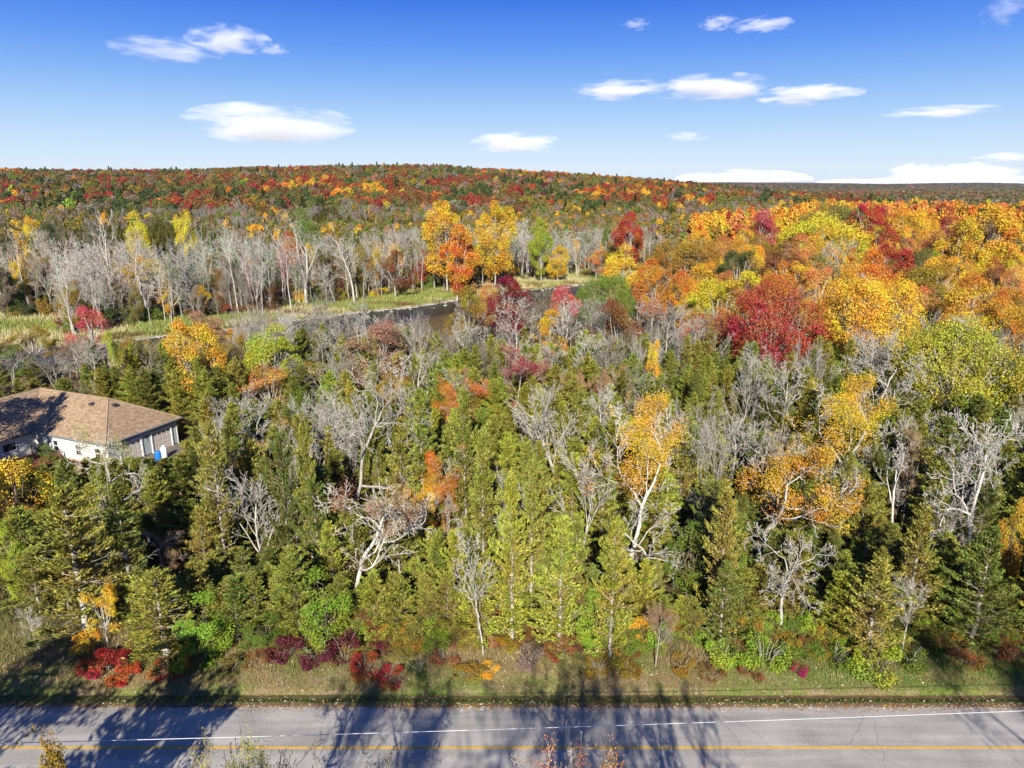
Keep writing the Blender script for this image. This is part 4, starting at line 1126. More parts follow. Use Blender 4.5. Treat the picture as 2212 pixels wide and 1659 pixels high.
def filler(kind, x, y, h, w, leaf, label, group, bark='pale', hmin=4.5, rad=None, **kw):
    lim = cover_ok(x, y, h, w)
    if lim < hmin: return False
    if lim < h: w *= .5 + .5 * lim / h; h = lim
    if not clear(x, y, rad if rad else w * .42): return False
    plant(kind, x, y, h, w, leaf, bark, label, group, **kw)
    counts[CAT[kind][1]] = counts.get(CAT[kind][1], 0) + 1
    return True
SIDE = lambda u: "left third" if u < 737 else "middle third" if u < 1475 else "right third"
LM = [   # well seen landmarks: column, row of the top, distance, phrase
    (1040, 1128, 41, "the slender bare edge tree"), (1712, 1140, 42, "the spreading bare edge tree"), (540, 1000, 51, "the fan shaped whitish tree"),
    (815, 1020, 46, "the big two limbed oak"), (250, 905, 51, "the gnarled garage oak"), (1268, 925, 54, "the whitish upswept tree"),
    (1395, 862, 54, "the central golden orange oak"), (1740, 955, 50, "the wide orange yellow oak"), (1840, 818, 64, "the bright yellow oak"),
    (1965, 945, 51, "the Y shaped dead tree"), (2145, 870, 51, "the large white limbed oak"), (2085, 690, 82, "the broad yellow green tree"),
    (130, 1045, 43, "the white footed bronze cedar"), (430, 1290, 41, "the left lime bush"), (690, 1235, 42, "the lime green oak neighbour"),
    (975, 785, 76, "the short orange oak"), (1680, 602, 104, "the big brick red maple"), (1880, 598, 110, "the broad yellow maple"),
    (405, 688, 92, "the golden house tree"), (582, 700, 98, "the yellow green river tree"), (812, 690, 96, "the pinkish brown oak"),
    (1100, 597, 134, "the dark red river maple"), (1312, 592, 146, "the dark green rounded tree"), (1415, 563, 150, "the glowing orange maple"),
    (1560, 600, 126, "the lemon yellow maple"), (1475, 520, 185, "the olive gold rounded tree"), (1790, 462, 205, "the broad lemon crown"),
    (1885, 440, 240, "the bright red maple"), (2080, 470, 180, "the tall yellow tree"), (2150, 445, 190, "the tall golden tree"),
    (205, 452, 175, "the very tall leaning tree"), (322, 552, 172, "the rounded yellow bank tree"), (640, 455, 185, "the white two limbed bank tree"),
    (962, 437, 205, "the tall golden bank tree"), (1068, 436, 215, "the tall yellow bank tree"), (490, 470, 175, "the left leaning bank tree"),
    (1365, 460, 240, "the red crowned bank tree"), (60, 1190, 46, "the left edge cedar"), (1905, 1200, 42, "the broad bronze cedar"),
    (1575, 1050, 46, "the central bronze cedar"), (1170, 470, 220, "the lime bank tree"), (850, 540, 190, "the rust bank tree")]
def near_to(u, y):
    """place of a tree told by the nearest landmark"""
    best = min(LM, key=lambda l: ((l[0] - u) / 60.0) ** 2 + (12 * math.log(l[2] / y)) ** 2)
    du, dy = u - best[0], math.log(y / best[2])
    far_ = "just " if abs(du) < 45 else "well " if abs(du) > 110 else ""
    side = (far_ + ("left" if du < 0 else "right") + " of") if abs(du) > 18 else None
    dep = "behind" if dy > .05 else "before" if dy < -.05 else None
    if side and dep: return f"{side} and {dep} {best[3]}"
    return f"{side or dep or 'beside'} {best[3]}"
def size_word(h, lo, hi): return "small " if h < lo else "tall " if h > hi else ""
LAB = {}
def unique(txt, y, u):
    """same words only where nothing tells two trees apart"""
    LAB.setdefault(txt, 0); LAB[txt] += 1
    return txt
def pick(pal):
    t = random.random() * sum(w for _, w in pal)
    for c, w in pal:
        t -= w
        if t <= 0: return c
    return pal[-1][0]

# low front row of cedars whose skirts reach the verge
for u in np.arange(310, 2230, 36):
    u2 = u + random.uniform(-12, 12)
    if min(abs(u2 - q) for q in (1040, 1712, 1430, 1975, 210)) < 34 or 1130 < u2 < 1215: continue
    y = random.uniform(41.9, 43.4); x = (u2 - 1106) / KF * depth(y, 2)
    leaf = pick([('cedarlight', 3), ('cedar', 4), ('cedarbrown', 2)] if 950 < u2 < 1700 else [('cedar', 4), ('cedarbrown', 3), ('cedardark', 2), ('cedarlight', 1)])
    h = random.uniform(3.6, 6.2)
    filler('cedar', x, y, h, h * random.uniform(.5, .68), leaf, f"{size_word(h, 4.4, 5.6)}{WORD[leaf]} cedar at the verge {near_to(u2, 41)}", f"{WORD[leaf]} cedars in the front row", bark='grey', hmin=1.9, rad=.4)
# bare and coloured trees mixed into the wood
tries = 0
def cat_word(kind): return CAT[kind][1] + "s"
def scatter(n, yr, ur, kinds, pal, hr, wr, where, barks=('pale',), maxtry=4000, rad=None, skip_water=True, hmin=4.5):
    k = 0; t = 0
    while k < n and t < maxtry:
        t += 1
        y = random.uniform(*yr); u = random.uniform(*ur)
        x = (u - 1106) / KF * depth(y, 8)
        if in_yard(x, y): continue
        if skip_water and y > near_bank(x) - 1 and y < far_bank(x) + 3: continue
        kind = pick(kinds); leaf = pick(pal)
        bare = kind in ('oak', 'fan', 'ash', 'fork', 'tall', 'twin', 'fuzz')
        h = random.uniform(*hr); w = random.uniform(*wr) * (h / (sum(hr) / 2)) ** .5
        bk = random.choice(barks)
        bw = {'pale': 'pale grey', 'white': 'whitish', 'grey': 'grey', 'brown': 'brown', 'warm': 'tan grey'}[bk]
        sz = size_word(h, hr[0] + .3 * (hr[1] - hr[0]), hr[0] + .75 * (hr[1] - hr[0]))
        txt = sz + (f"{bw} bare tree" if bare else f"{WORD[leaf]} {'half bare oak' if 'oak' in kind or 'ash' in kind else 'tree'}") + " " + near_to(u, y)
        if filler(kind, x, y, h, w, leaf, txt, f"{cat_word(kind)} {where}, {SIDE(u)}", bark=bk, rad=rad, hmin=hmin): k += 1
    return k
BARE = [('oak', 2.4), ('fan', 2), ('ash', 3), ('fork', 1), ('fuzz', .4)]
scatter(54, (49, 74), (430, 2250), BARE, [('gold', 1)], (7.5, 10.5), (3, 5.5), "rising between the cedars of the near wood", ('white', 'pale'), rad=1.0, hmin=6)
scatter(8, (52, 78), (430, 2250), [('oak_sparse', 2), ('ash_leafy', 1)], [('gold', 2), ('orange', 1), ('tan', 2)], (8, 10), (3.5, 5), "rising between the cedars of the near wood", rad=1.4)
scatter(10, (44, 60), (420, 2250), [('maple_near', 1)], [('green', 3), ('bright', 2), ('olive', 1)], (4, 6), (2, 3), "low among the cedars of the near wood", rad=1.0)
# cedar wood: jittered grid, nearest rows first
STUFF = {'cedar': [], 'bare': [], 'leafy': []}      # beyond the limit of individuals
cand = []
yy = 41.9
while yy < 112:
    sp = 2.15 + (yy - 43) * .016
    half = .74 * depth(yy, 5) + 2
    for x in np.arange(-half, half, sp):
        cand.append((x + random.uniform(-.9, .9), yy + random.uniform(-.8, .9)))
    yy += sp
n_cedar = sum(1 for o in COL.objects if o.name.startswith('cedar_tree'))
for x, y in cand:
    if in_yard(x, y): continue
    if random.random() < sstep(66, 104, y) * .62: continue
    u, v = uv_of(x, y, 4)
    side = SIDE(u)
    n = float(fbm(x * .09, y * .12 + 4, 2))
    if u < 700 or u > 1500: pal = [('cedardark', 3), ('cedar', 3), ('cedarbrown', 2.2)]
    elif y < 58: pal = [('cedarlight', 4), ('cedar', 4), ('cedarbrown', 1)]
    else: pal = [('cedar', 4), ('cedarlight', 1.6), ('cedarbrown', 1.5), ('cedardark', 1)]
    leaf = pick(pal)
    h = random.uniform(6.0, 9.6) if y > 47 else random.uniform(3.4, 7.8)
    w = random.uniform(2.8, 4.3) * (h / 8) ** .5
    if n_cedar < 300:
        row = "first rows" if y < 50 else "middle rows" if y < 64 else "back rows"
        if filler('cedar', x, y, h, w, leaf, f"{size_word(h, 5.6, 8.3)}{WORD[leaf]} cedar {near_to(u, y)}",
                  f"{WORD[leaf]} cedars in the {row}, {side}", bark=random.choice(['pale', 'grey', 'brown']), hmin=1.9, rad=.75, lean=random.uniform(-.06, .06)): n_cedar += 1
    else:
        lim = cover_ok(x, y, h, w)
        if lim > 2.6 and clear(x, y, 1.1): STUFF['cedar'].append((x, y, min(h, lim), w, leaf)); TREES.append((x, y, w / 2, h))
print("cedars", n_cedar, "more", len(STUFF['cedar']))
scatter(74, (72, 112), (560, 2250), BARE, [('gold', 1)], (9, 12), (4, 6.5), "in the grey band before the river", ('pale', 'grey', 'white'), rad=1.9)
scatter(34, (84, 128), (-20, 620), BARE, [('gold', 1)], (9, 12), (4, 7), "in the wood behind the house", ('grey', 'warm', 'brown', 'pale'), rad=2.0)
scatter(22, (90, 128), (-20, 620), [('maple_thin', 3), ('maple', 1), ('ash_leafy', 1)], [('olivegold', 3), ('green', 2), ('rust', 2), ('gold', 1.2), ('pinkbrown', 1)], (6, 10), (3.5, 5.5), "in the wood behind the house", ('grey', 'brown'), rad=1.8)
scatter(16, (76, 110), (620, 1500), [('maple_thin', 3), ('oak_leafy', 1)], [('pinkbrown', 2), ('tan', 2), ('gold', 1), ('olivegold', 3), ('rust', 1)], (6.5, 9), (3.5, 5.5), "in the grey band before the river", rad=1.8)
scatter(30, (112, 142), (1150, 2250), BARE, [('gold', 1)], (10, 13), (5, 7), "between the river bend and the colour wood", ('pale', 'grey'), rad=2.1)
CW = [('yellow', 3.2), ('gold', 6), ('orange', 2.6), ('peach', 2), ('olivegold', 1.6), ('fire', .5), ('rust', .7), ('red', .35), ('lime', .4), ('olive', .8), ('lemon', .8)]
n1 = scatter(26, (108, 150), (1480, 2280), [('maple', 3), ('maple_thin', 1)], CW, (10, 14), (6, 9), "in the near part of the autumn colour wood", rad=2.6)
n2 = scatter(80, (150, 270), (1480, 2300), [('maple', 4), ('maple_thin', 1), ('maple_tall', 1.5)], CW, (13, 18), (7, 11), "in the far part of the autumn colour wood", rad=3.0)
n3 = scatter(14, (130, 240), (1480, 2300), [('ash', 1), ('fuzz', 1), ('twin', 1)], CW, (13, 17), (5, 8), "in the autumn colour wood", rad=3.0)
n4 = scatter(24, (108, 134), (480, 1020), [('ash', 2), ('fan', 2), ('oak', 1)], CW, (9, 13), (4, 6.5), "on the near bank of the river", ('pale', 'grey'), rad=1.8)
print("colour wood", n1, n2, n3, n4)
# far bank row of tall bare trees, front to back
k = 0; n_bare = sum(1 for o in COL.objects if o.name.startswith('bare_tree'))
BG = [(d, u) for d in np.arange(0, 46, 3.6) for u in np.arange(-20, 1440, 17)]
for d, u in BG:
    u2 = u + random.uniform(-9, 9)
    x = (u2 - 1106) / KF * 195
    y = float(far_bank(x)) + (18 if u2 > 450 else 24) + d + random.uniform(-2, 2) + (28 if u2 < 130 else 0) + 4 * math.sin(u2 * .03)
    x = (u2 - 1106) / KF * depth(y, 8)
    if random.random() < (.55 if d < 12 else .68): continue
    h = random.uniform(14, 20) * (1 - .14 * (u2 > 1200)) * (.9 if d < 5 else 1); w = random.uniform(4, 6.5)
    bk = random.choice(['white', 'pale', 'pale', 'grey', 'grey'])
    bw = {'pale': 'pale grey', 'white': 'whitish', 'grey': 'dull grey'}[bk]
    if n_bare < 298 and d < 26:
        if filler(random.choice(['tall', 'tall', 'twin', 'fuzz']), x, y, h, w, None, size_word(h, 15, 18.4) + bw + " bare trunk " + near_to(u2, y), "bare trees in the grey row on the far river bank, " + SIDE(u2), bark=bk, rad=1.5, lean=random.uniform(-.05, .05)):
            n_bare += 1
    elif random.random() < .6: STUFF['bare'].append((x, y, h, w, 'pale'))
for u in np.arange(-20, 1500, 9.5):
    x = (u - 1106) / KF * 205; y = float(far_bank(x)) + random.uniform(23, 54) + (28 if u < 130 else 0); x = (u - 1106) / KF * depth(y, 6)
    leaf = pick([('olivegold', 3), ('rust', 2), ('gold', 1.2), ('yellow', 1), ('green', 2), ('olive', 4), ('greybrown', 3), ('red', .3)])
    h = random.uniform(6, 15.5)
    filler(random.choice(['maple_thin', 'maple_tall', 'maple']), x, y, h, random.uniform(4, 6.5), leaf, f"{size_word(h, 7, 11)}{WORD[leaf]} tree {near_to(u, y)}", f"leafy trees among the grey trunks of the far bank, {SIDE(u)}", rad=1.2, hmin=3)
# dark bushes at the foot of the far row
for u in np.arange(-20, 1420, 24):
    u2 = u + random.uniform(-9, 9); x = (u2 - 1106) / KF * 190; y = float(far_bank(x)) + random.uniform(18, 27) + (30 if u2 < 130 else 5 if u2 < 450 else 0); x = (u2 - 1106) / KF * depth(y, 1)
    leaf = pick([('green', 2), ('olive', 3), ('olivegold', 2), ('yellow', .8), ('rust', 1), ('darkgreen', 2)])
    plant('bush', x, y, random.uniform(2, 4.2), random.uniform(4, 6.5), leaf, 'grey', f"{WORD[leaf]} marsh edge bush {near_to(u2, y)}", "bushes at the foot of the tall grey trees")

# ---- shrubs along the wood's edge by the verge
for u, vb, hh, w, leaf, lab in (
    (232, 1452, 1.3, 3.2, 'red', "bright red sumac at the corner of the lawn"),
    (272, 1470, .9, 2.2, 'fire', "low orange red sumac below the bright red one"),
    (350, 1460, .9, 1.6, 'red', "small red sumac right of the lawn corner"),
    (395, 1455, .7, 1.6, 'fire', "low orange red shrub left of the bright green bush"),
    (180, 1408, 1.2, 1.8, 'gold', "golden shrub under the small orange yellow tree"),
    (430, 1440, 1.5, 3.2, 'bright', "bright lime green bush left on the wood's edge"),
    (560, 1440, 1.0, 2.0, 'rust', "rusty low shrub between lime bush and dogwoods"),
    (620, 1425, 1.5, 2.8, 'maroon', "maroon dogwood, leftmost of the dogwoods"),
    (690, 1432, 1.4, 2.8, 'maroon', "maroon dogwood in the middle of the dogwoods"),
    (745, 1425, 1.6, 2.4, 'maroon', "maroon dogwood beside the scarlet sumac"),
    (790, 1455, 1.0, 2.4, 'brick', "scarlet sumac at the verge below the big crooked oak"),
    (845, 1472, 0.8, 2.0, 'red', "scarlet sumac nearest the tree shadow"),
    (1010, 1462, 0.8, 2.2, 'olivegold', "golden weedy shrub left of the slender bare tree"),
    (1055, 1458, 0.8, 1.6, 'gold', "yellow weedy shrub at the foot of the slender bare tree"),
    (960, 1440, 1.2, 2.0, 'rust', "rusty shrub in the tree shadow"),
    (1140, 1440, 1.6, 2.2, 'greybrown', "grey brown shrub in the gap of the cedars"),
    (1210, 1430, 1.8, 2.2, 'rust', "brown shrub in the gap of the cedars"),
    (1290, 1455, .9, 2.0, 'olivegold', "low yellow weeds below the central green tree"),
    (1350, 1462, .9, 2.2, 'olivegold', "golden low weeds left of the peach leaved sapling"),
    (1470, 1450, 1.0, 2.0, 'olivegold', "yellow low shrub right of the peach leaved sapling"),
    (1560, 1440, 1.6, 2.6, 'bright', "bright green bush right of the yellow low shrub"),
    (1540, 1462, .8, 2.0, 'rust', "orange red low shrub before the bright green bush"),
    (1650, 1440, 1.9, 3.4, 'bright', "broad bright green bush left of the spreading bare tree"),
    (1725, 1458, .6, 1.3, 'crimson', "small vivid crimson shrub at the foot of the spreading bare tree"),
    (1620, 1458, .7, 2.0, 'rust', "low orange shrub before the broad bright green bush"),
    (1800, 1440, 1.4, 2.4, 'green', "green bush right of the vivid crimson shrub"),
    (1890, 1455, 1.7, 3.6, 'lime', "bright lime yellow bush at the right of the wood's edge"),
    (1960, 1440, 1.3, 2.4, 'green', "green bush right of the bright lime yellow one"),
    (2080, 1440, 1.0, 2.4, 'rust', "rust shrub in the shadow at right"),
    (2170, 1430, 1.0, 2.6, 'rust', "orange red shrub near the right frame edge"),
    (905, 1462, 1.1, 1.8, 'darkgreen', "dark green shrub in the long tree shadow"),
    (500, 1455, 1.0, 2.2, 'olive', "olive shrub left of the rusty low one"),
    (1420, 1400, 1.8, 2.0, 'bright', "green shrub behind the peach leaved sapling"),
    (150, 1010, 1.0, 1.6, 'darkred', "dark red shrub by the patio of the white house"),
    (128, 1016, .9, 1.6, 'green', "green shrub by the patio of the white house"),
    (100, 1002, 2.6, 1.4, 'darkgreen', "upright dark green shrub against the white wall"),
    (20, 640, 1.5, 4, 'olive', "olive bush on the marsh at far left"),
    (110, 712, 1.5, 3, 'lime', "lime green bush on the marsh left of the pinkish maple")):
    x, y, _ = at_z(u, vb)
    plant('bush', x, y, hh, w, leaf, 'grey', lab)
for u in np.arange(300, 2240, 15.5):
    for row in (0, 1):
        u2 = u + random.uniform(-9, 9) + row * 7
        y = (41.0 if row == 0 else 42.6) + random.uniform(-.5, .7) + .5 * math.sin(u * .013); x = (u2 - 1106) / KF * depth(y, 1)
        pal = [('olive', 3), ('green', 3), ('rust', 1.2), ('bright', 1.6), ('cedarbrown', 2), ('olivegold', 2)]
        if 560 < u2 < 860: pal += [('maroon', .8), ('rust', 1.5)]
        if 940 < u2 < 1260: pal += [('rust', 4), ('maroon', 1.5), ('tan', 2)]
        if 1240 < u2 < 1500: pal += [('gold', 2.5), ('olivegold', 2)]
        if 1500 < u2 < 1800: pal += [('bright', 3), ('rust', .6)]
        leaf = pick(pal)
        hh = random.uniform(.45, 1.0) if row == 0 else random.uniform(.9, 2.0)
        plant('bush', x, y, hh, random.uniform(1.3, 2.4), leaf, 'brown', f"{'low' if row == 0 else 'taller'} {WORD[leaf]} shrub {near_to(u2, 41)}", f"{'low' if row == 0 else 'taller'} shrubs along the wood's edge")

# ---- trees between the camera and the road: their tops reach into the picture, their shadows cross the road
for kind, x, y, h, w, leaf, bark, lab in (
    ('oak_sparse', -10.2, 21.6, 11.5, 4.2, 'yellowgreen', 'grey', "bare grey treetop with a few yellow green leaves before the road, left of centre"),
    ('oak', -6.7, 21.0, 11.0, 5.0, None, 'grey', "bare grey treetop before the road beside the one with yellow green leaves"),
    ('oak_sparse', 2.3, 21.5, 11.3, 4.9, 'peach', 'pale', "treetop with peach brown leaves before the road at the centre"),
    ('oak_sparse', 7.6, 21.2, 10.1, 3.2, 'peach', 'pale', "small treetop with peach leaves at the bottom edge right of centre"),
    ('maple_thin', -18.6, 22.5, 9.6, 3.4, 'olivegold', 'grey', "yellowish treetop cut by the bottom left frame edge"),
    ('cedar', -21.6, 16.5, 15.4, 9.5, 'cedardark', 'brown', "tall dark cedar before the road that casts the dense shadow at left"),
    ('maple', -30.5, 17.0, 14.4, 10, 'olive', 'brown', "tall tree before the road that casts the leafy shadow at far left"),
    ('oak_leafy', -7.9, -4.5, 28.5, 11.0, 'olive', 'brown', "great oak below the viewpoint that casts the branching shadow left of centre"),
    ('oak_sparse', 1.4, -5.5, 29.5, 11.0, 'olive', 'brown', "great oak below the viewpoint that casts the broad central shadow"),
    ('oak', 5.9, 4.0, 21.5, 8.0, None, 'brown', "tall bare tree below the viewpoint that casts the straight trunk shadow"),
    ('oak_leafy', 29.0, 4.5, 25.5, 13.0, 'olive', 'brown', "great oak before the road that casts the branching shadow at right"),
    ('oak', 2.6, 3.5, 20.5, 8.0, None, 'brown', "spreading bare tree below the viewpoint shading the road at the centre"),
    ('fuzz', 9.5, 10, 17, 6.0, None, 'brown', "twiggy bare tree below the viewpoint shading the road right of centre"),
    ('maple', -57.0, 63.0, 15.5, 9, 'olive', 'brown', "leafy tree off the left edge shading the left end of the roof"),
    ('cedar', -53.8, 66.0, 15.0, 5.5, 'cedardark', 'brown', "dark cedar off the left edge shading the house roof"),
    ('oak_leafy', 37.0, 12.0, 18.0, 9.0, 'olive', 'brown', "oak before the road off the right frame edge"),
    ):
    plant(kind, x, y, h, w, leaf, bark, lab, rz=.6, var=0, center=True)
#%%FAR
# ------------------------------------------------------------------ woods too far or too many to tell apart: instanced
FARP = {}
def far_leafy(seed, n, size, H=12, Rw=4.6, lobes=9, z0=.05): return broad_proto(seed, n, size, H, Rw, z0, lobes, far=True)['mesh']
def far_conifer(seed):
    rng = np.random.default_rng(seed); n = 900; t = rng.random(n) ** .8; H = 10.; az = rng.random(n) * 6.283
    r = 2.3 * (1 - t) ** .8 * rng.uniform(.35, 1.1, n) * (.8 + .3 * np.sin(az * 3 + seed)); c = np.stack([np.cos(az) * r, np.sin(az) * r, .3 + t * (H - .5)], 1)
    o = np.stack([np.cos(az), np.sin(az), az * 0 + .5], 1)
    v, f = cards(c, o + rng.normal(size=o.shape) * .3, o * .4 + np.array([0, 0, 1.]) + rng.normal(size=o.shape) * .4, rng.uniform(.5, .95, n), rng.uniform(.3, .5, n))
    v1, f1 = tubes([(0, 0, 0, 0, 0, H, .13, .03)], 4)
    me = mesh_np("far_conifer", np.concatenate([v, v1]), [f, f1 + len(v)], [M_LEAF_FAR, M_BARK_FAR], tint=np.concatenate([rng.random(n), f1[:, 0] * 0]))
    mi = np.zeros(len(f) + len(f1), np.int32); mi[len(f):] = 1; me.polygons.foreach_set("material_index", mi); return me
def far_bare(seed, kind='tall'):
    S = dict(SPEC[kind]); rng = np.random.default_rng(seed); out, ends = [], []
    grow(rng, np.zeros(3), np.array([0, 0, 1.]), S['L'], S['r'], 0, S, out, ends)
    A = np.array(out); v, f = tubes(A[:, :8], 3); s = 18 / A[:, 5].max(); 
    me = mesh_np("far_bare", v * s, [f], [M_BARK_FAR]); return me
FARP['leafy'] = ([far_leafy(s, 1500, .95) for s in (201, 202, 203, 204)], 12.0, 4.6)
FARP['tiny'] = ([far_leafy(s, 420, 1.7, lobes=6) for s in (211, 212, 213)], 12.0, 4.6)
FARP['cedar'] = ([far_conifer(s) for s in (221, 222, 223)], 10.0, 2.3)
FARP['bare'] = ([far_bare(s, k) for s, k in ((231, 'tall'), (232, 'twin'), (233, 'fuzz'))], 18.0, 3.2)
FARP['nearcedar'] = (None, 9.1, 1.8)
def inst_copy(me, leafm):
    m2 = me.copy(); m2.materials.clear(); m2.materials.append(leafm); return m2
def far_cedar_near():
    out = []
    for P in PROTO['cedar'][:3]:
        me = P['parts'][1][1].copy(); me.materials.clear(); me.materials.append(M_CEDAR_FAR); out.append(me)
    return out
M_CEDAR_FAR = foliage_mat("cedar_needles_far", True, hue=.03, val=.5, trans=.05, patch=.02)
FARP['nearcedar'] = (far_cedar_near(), 9.1, 1.8)
def wood(name, label, key, pts):
    """pts: list of x, y, h, w, colour rgb, bark rgb -> one object whose trees are instances"""
    meshes, h0, r0 = FARP[key]
    n = len(pts)
    co = np.array([(p[0], p[1], T(p[0], p[1]) - .1) for p in pts], np.float32)
    me = bpy.data.meshes.new(name); me.vertices.add(n); me.vertices.foreach_set("co", co.ravel())
    def at(nm, ty, arr, key_):
        a = me.attributes.new(nm, ty, 'POINT'); a.data.foreach_set(key_, np.asarray(arr, np.float32).ravel())
    at("tree_color", 'FLOAT_COLOR', [(*p[4], 1) for p in pts], "color")
    at("bark_color", 'FLOAT_COLOR', [(*p[5], 1) for p in pts], "color")
    at("scl", 'FLOAT_VECTOR', [(p[3] / 2 / r0, p[3] / 2 / r0, p[2] / h0) for p in pts], "vector")
    at("rot", 'FLOAT_VECTOR', [(0, 0, random.random() * 6.28) for p in pts], "vector")
    a = me.attributes.new("pick", 'INT', 'POINT'); a.data.foreach_set("value", np.array([random.randrange(len(meshes)) for _ in pts], np.int32))
    o = link(name, me); tag(o, label, name.replace('_', ' '), kind='stuff')
    ng = bpy.data.node_groups.new(name + "_scatter", 'GeometryNodeTree')
    ng.interface.new_socket("Geometry", in_out='INPUT', socket_type='NodeSocketGeometry')
    ng.interface.new_socket("Geometry", in_out='OUTPUT', socket_type='NodeSocketGeometry')
    N, L = ng.nodes, ng.links
    gi, go = N.new("NodeGroupInput"), N.new("NodeGroupOutput")
    mp = N.new("GeometryNodeMeshToPoints"); L.new(gi.outputs[0], mp.inputs[0])
    ip = N.new("GeometryNodeInstanceOnPoints"); L.new(mp.outputs[0], ip.inputs['Points'])
    jn = N.new("GeometryNodeGeometryToInstance")
    for m in meshes:
        po = bpy.data.objects.new(name + "_tree", m)
        oi = N.new("GeometryNodeObjectInfo"); oi.inputs['Object'].default_value = po
        L.new(oi.outputs['Geometry'], jn.inputs[0])
    L.new(jn.outputs[0], ip.inputs['Instance']); ip.inputs['Pick Instance'].default_value = True
    def na(nm, ty):
        a = N.new("GeometryNodeInputNamedAttribute"); a.data_type = ty; a.inputs[0].default_value = nm; return a.outputs[0]
    L.new(na("pick", 'INT'), ip.inputs['Instance Index']); L.new(na("rot", 'FLOAT_VECTOR'), ip.inputs['Rotation']); L.new(na("scl", 'FLOAT_VECTOR'), ip.inputs['Scale'])
    L.new(ip.outputs[0], go.inputs[0])
    md = o.modifiers.new("scatter", 'NODES'); md.node_group = ng
    return o
def jit(c, a=.12): return tuple(max(0.0, v * random.uniform(1 - a, 1 + a)) for v in c)
wood("cedar_wood", "green cedars crowded together at the back of the near wood", 'nearcedar', [(x, y, h, w, jit(C[l]), BK['grey']) for x, y, h, w, l in STUFF['cedar']])
# flat swamp wood behind the far bank
P_bare = [(x, y, h, w, BK['pale'], jit(BK['pale'])) for x, y, h, w, _ in STUFF['bare']]
P_ced, P_leaf, P_tiny = [], [], []
y = 245.0
while y < 520:
    half = .80 * y; sp = 5.2
    for x in np.arange(-half, half, sp):
        xx, yy = x + random.uniform(-2.2, 2.2), y + random.uniform(-2.2, 2.2)
        u, v = uv_of(xx, yy, 8)
        if u < -60 or u > 2280: continue
        if u < 1450 and yy < float(far_bank(xx)) + 66: continue
        if u >= 1450 and yy < 262: continue
        n = float(fbm(xx * .012 + 3, yy * .018, 3)); m = float(fbm(xx * .03 + 30, yy * .03, 2))
        if u > 1500 and yy < 400 - 60 * (u < 1750):
            P_leaf.append((xx, yy, random.uniform(12, 18), random.uniform(7, 10.5), jit(C[pick(CW)]), BK['grey']))
        elif n < (.44 if u < 1000 else .30): P_ced.append((xx, yy, random.uniform(6, 11), random.uniform(4, 5.5), jit(C[pick([('cedar', 2), ('olive', 2), ('cedarbrown', 2), ('cedardark', 2)])]), BK['grey']))
        elif .44 < n < .49: P_bare.append((xx, yy, random.uniform(9, 13), random.uniform(5, 7), BK['pale'], jit(BK['grey'])))
        else: P_leaf.append((xx, yy, random.uniform(7, 12), random.uniform(6, 9), jit(C[pick([('olive', 5), ('olivegold', 2.4), ('green', 1.4), ('gold', .8), ('greybrown', 4), ('yellow', .4), ('pinkbrown', .5), ('rust', .8)])]), BK['grey']))
    y += sp
# the wooded hill
HP = [('green', 1.0), ('greybrown', 1.6), ('olive', 5.5), ('darkgreen', 4.5), ('olivegold', 1.1), ('rust', 2.2), ('orange', .5), ('fire', .5), ('brick', .7), ('red', .35), ('maroon', .8), ('gold', .4), ('pinkbrown', .6), ('lime', .25)]
HO = [('darkgreen', 2), ('orange', 1.0), ('fire', 1.0), ('rust', 2.6), ('brick', 1.4), ('gold', .7), ('olive', 3.2), ('red', .6), ('green', .5), ('darkgreen', 1.2)]
y = 520.0
while y < 1080:
    half = .80 * y; sp = 7.8 if y < 880 else 9
    for x in np.arange(-half, half, sp):
        xx, yy = x + random.uniform(-3, 3), y + random.uniform(-3, 3)
        u, v = uv_of(xx, yy, 10)
        if u < -60 or u > 2280: continue
        n = float(fbm(xx * .012 + 8, yy * .012, 3)); edge = xx < 300
        q = float(fbm(xx * .035 + 50, yy * .035, 2)) + random.gauss(0, .05)
        if n > .605: c = 'rust' if q < .42 else 'olive' if q < .50 else 'orange' if q < .54 else 'fire' if q < .60 else 'brick' if q < .66 else 'gold'
        else: c = 'darkgreen' if q < .38 else 'olive' if q < .49 else 'greybrown' if q < .54 else 'olivegold' if q < .59 else 'rust' if q < .72 else 'brick'
        if random.random() < .3: c = pick(HP if n < .6 else HO)
        if not edge: c = pick([('olive', 5), ('green', .7), ('greybrown', 3.5), ('rust', 1.2), ('gold', .5), ('darkgreen', 3.5), ('olivegold', 1.5), ('pinkbrown', 1)])
        if c == 'darkgreen' and random.random() < .16: P_ced.append((xx, yy, random.uniform(12, 17), random.uniform(7, 10), jit(C['cedardark']), BK['grey']))
        elif random.random() < (.05 if edge else .14): P_bare.append((xx, yy, random.uniform(10, 13), random.uniform(6, 8), BK['pale'], jit(BK['grey'])))
        else: P_leaf.append((xx, yy, random.uniform(9, 14), random.uniform(9.5, 14), jit(C[c], .2), BK['grey']))
    y += sp
# a long white farm building far out on the plain
BARN = at_y(1681, 405, 2750.0)[:2]
barn = empty("farm_building", (*BARN, T(*BARN)), .1); tag(barn, "long white farm building far out on the plain near the horizon", "building")
solid("wall", [(0, 0, 4.5, 46, 14, 9)], M_TRIM, barn)
bv = np.array([(-24, -8, 9), (24, -8, 9), (24, 8, 9), (-24, 8, 9), (-24, 0, 13), (24, 0, 13)], float)
link("roof", mesh_np("barn_roof", bv, [np.array([[0, 1, 5, 4], [2, 3, 4, 5]]), np.array([[0, 4, 3], [1, 2, 5]])], [principled("pale_metal_roof", (.6, .6, .62), .5, .3)]), barn)
solid("door", [(-12, -7.06, 3, 6, .1, 6), (9, -7.06, 3, 6, .1, 6)], M_DARK, barn)
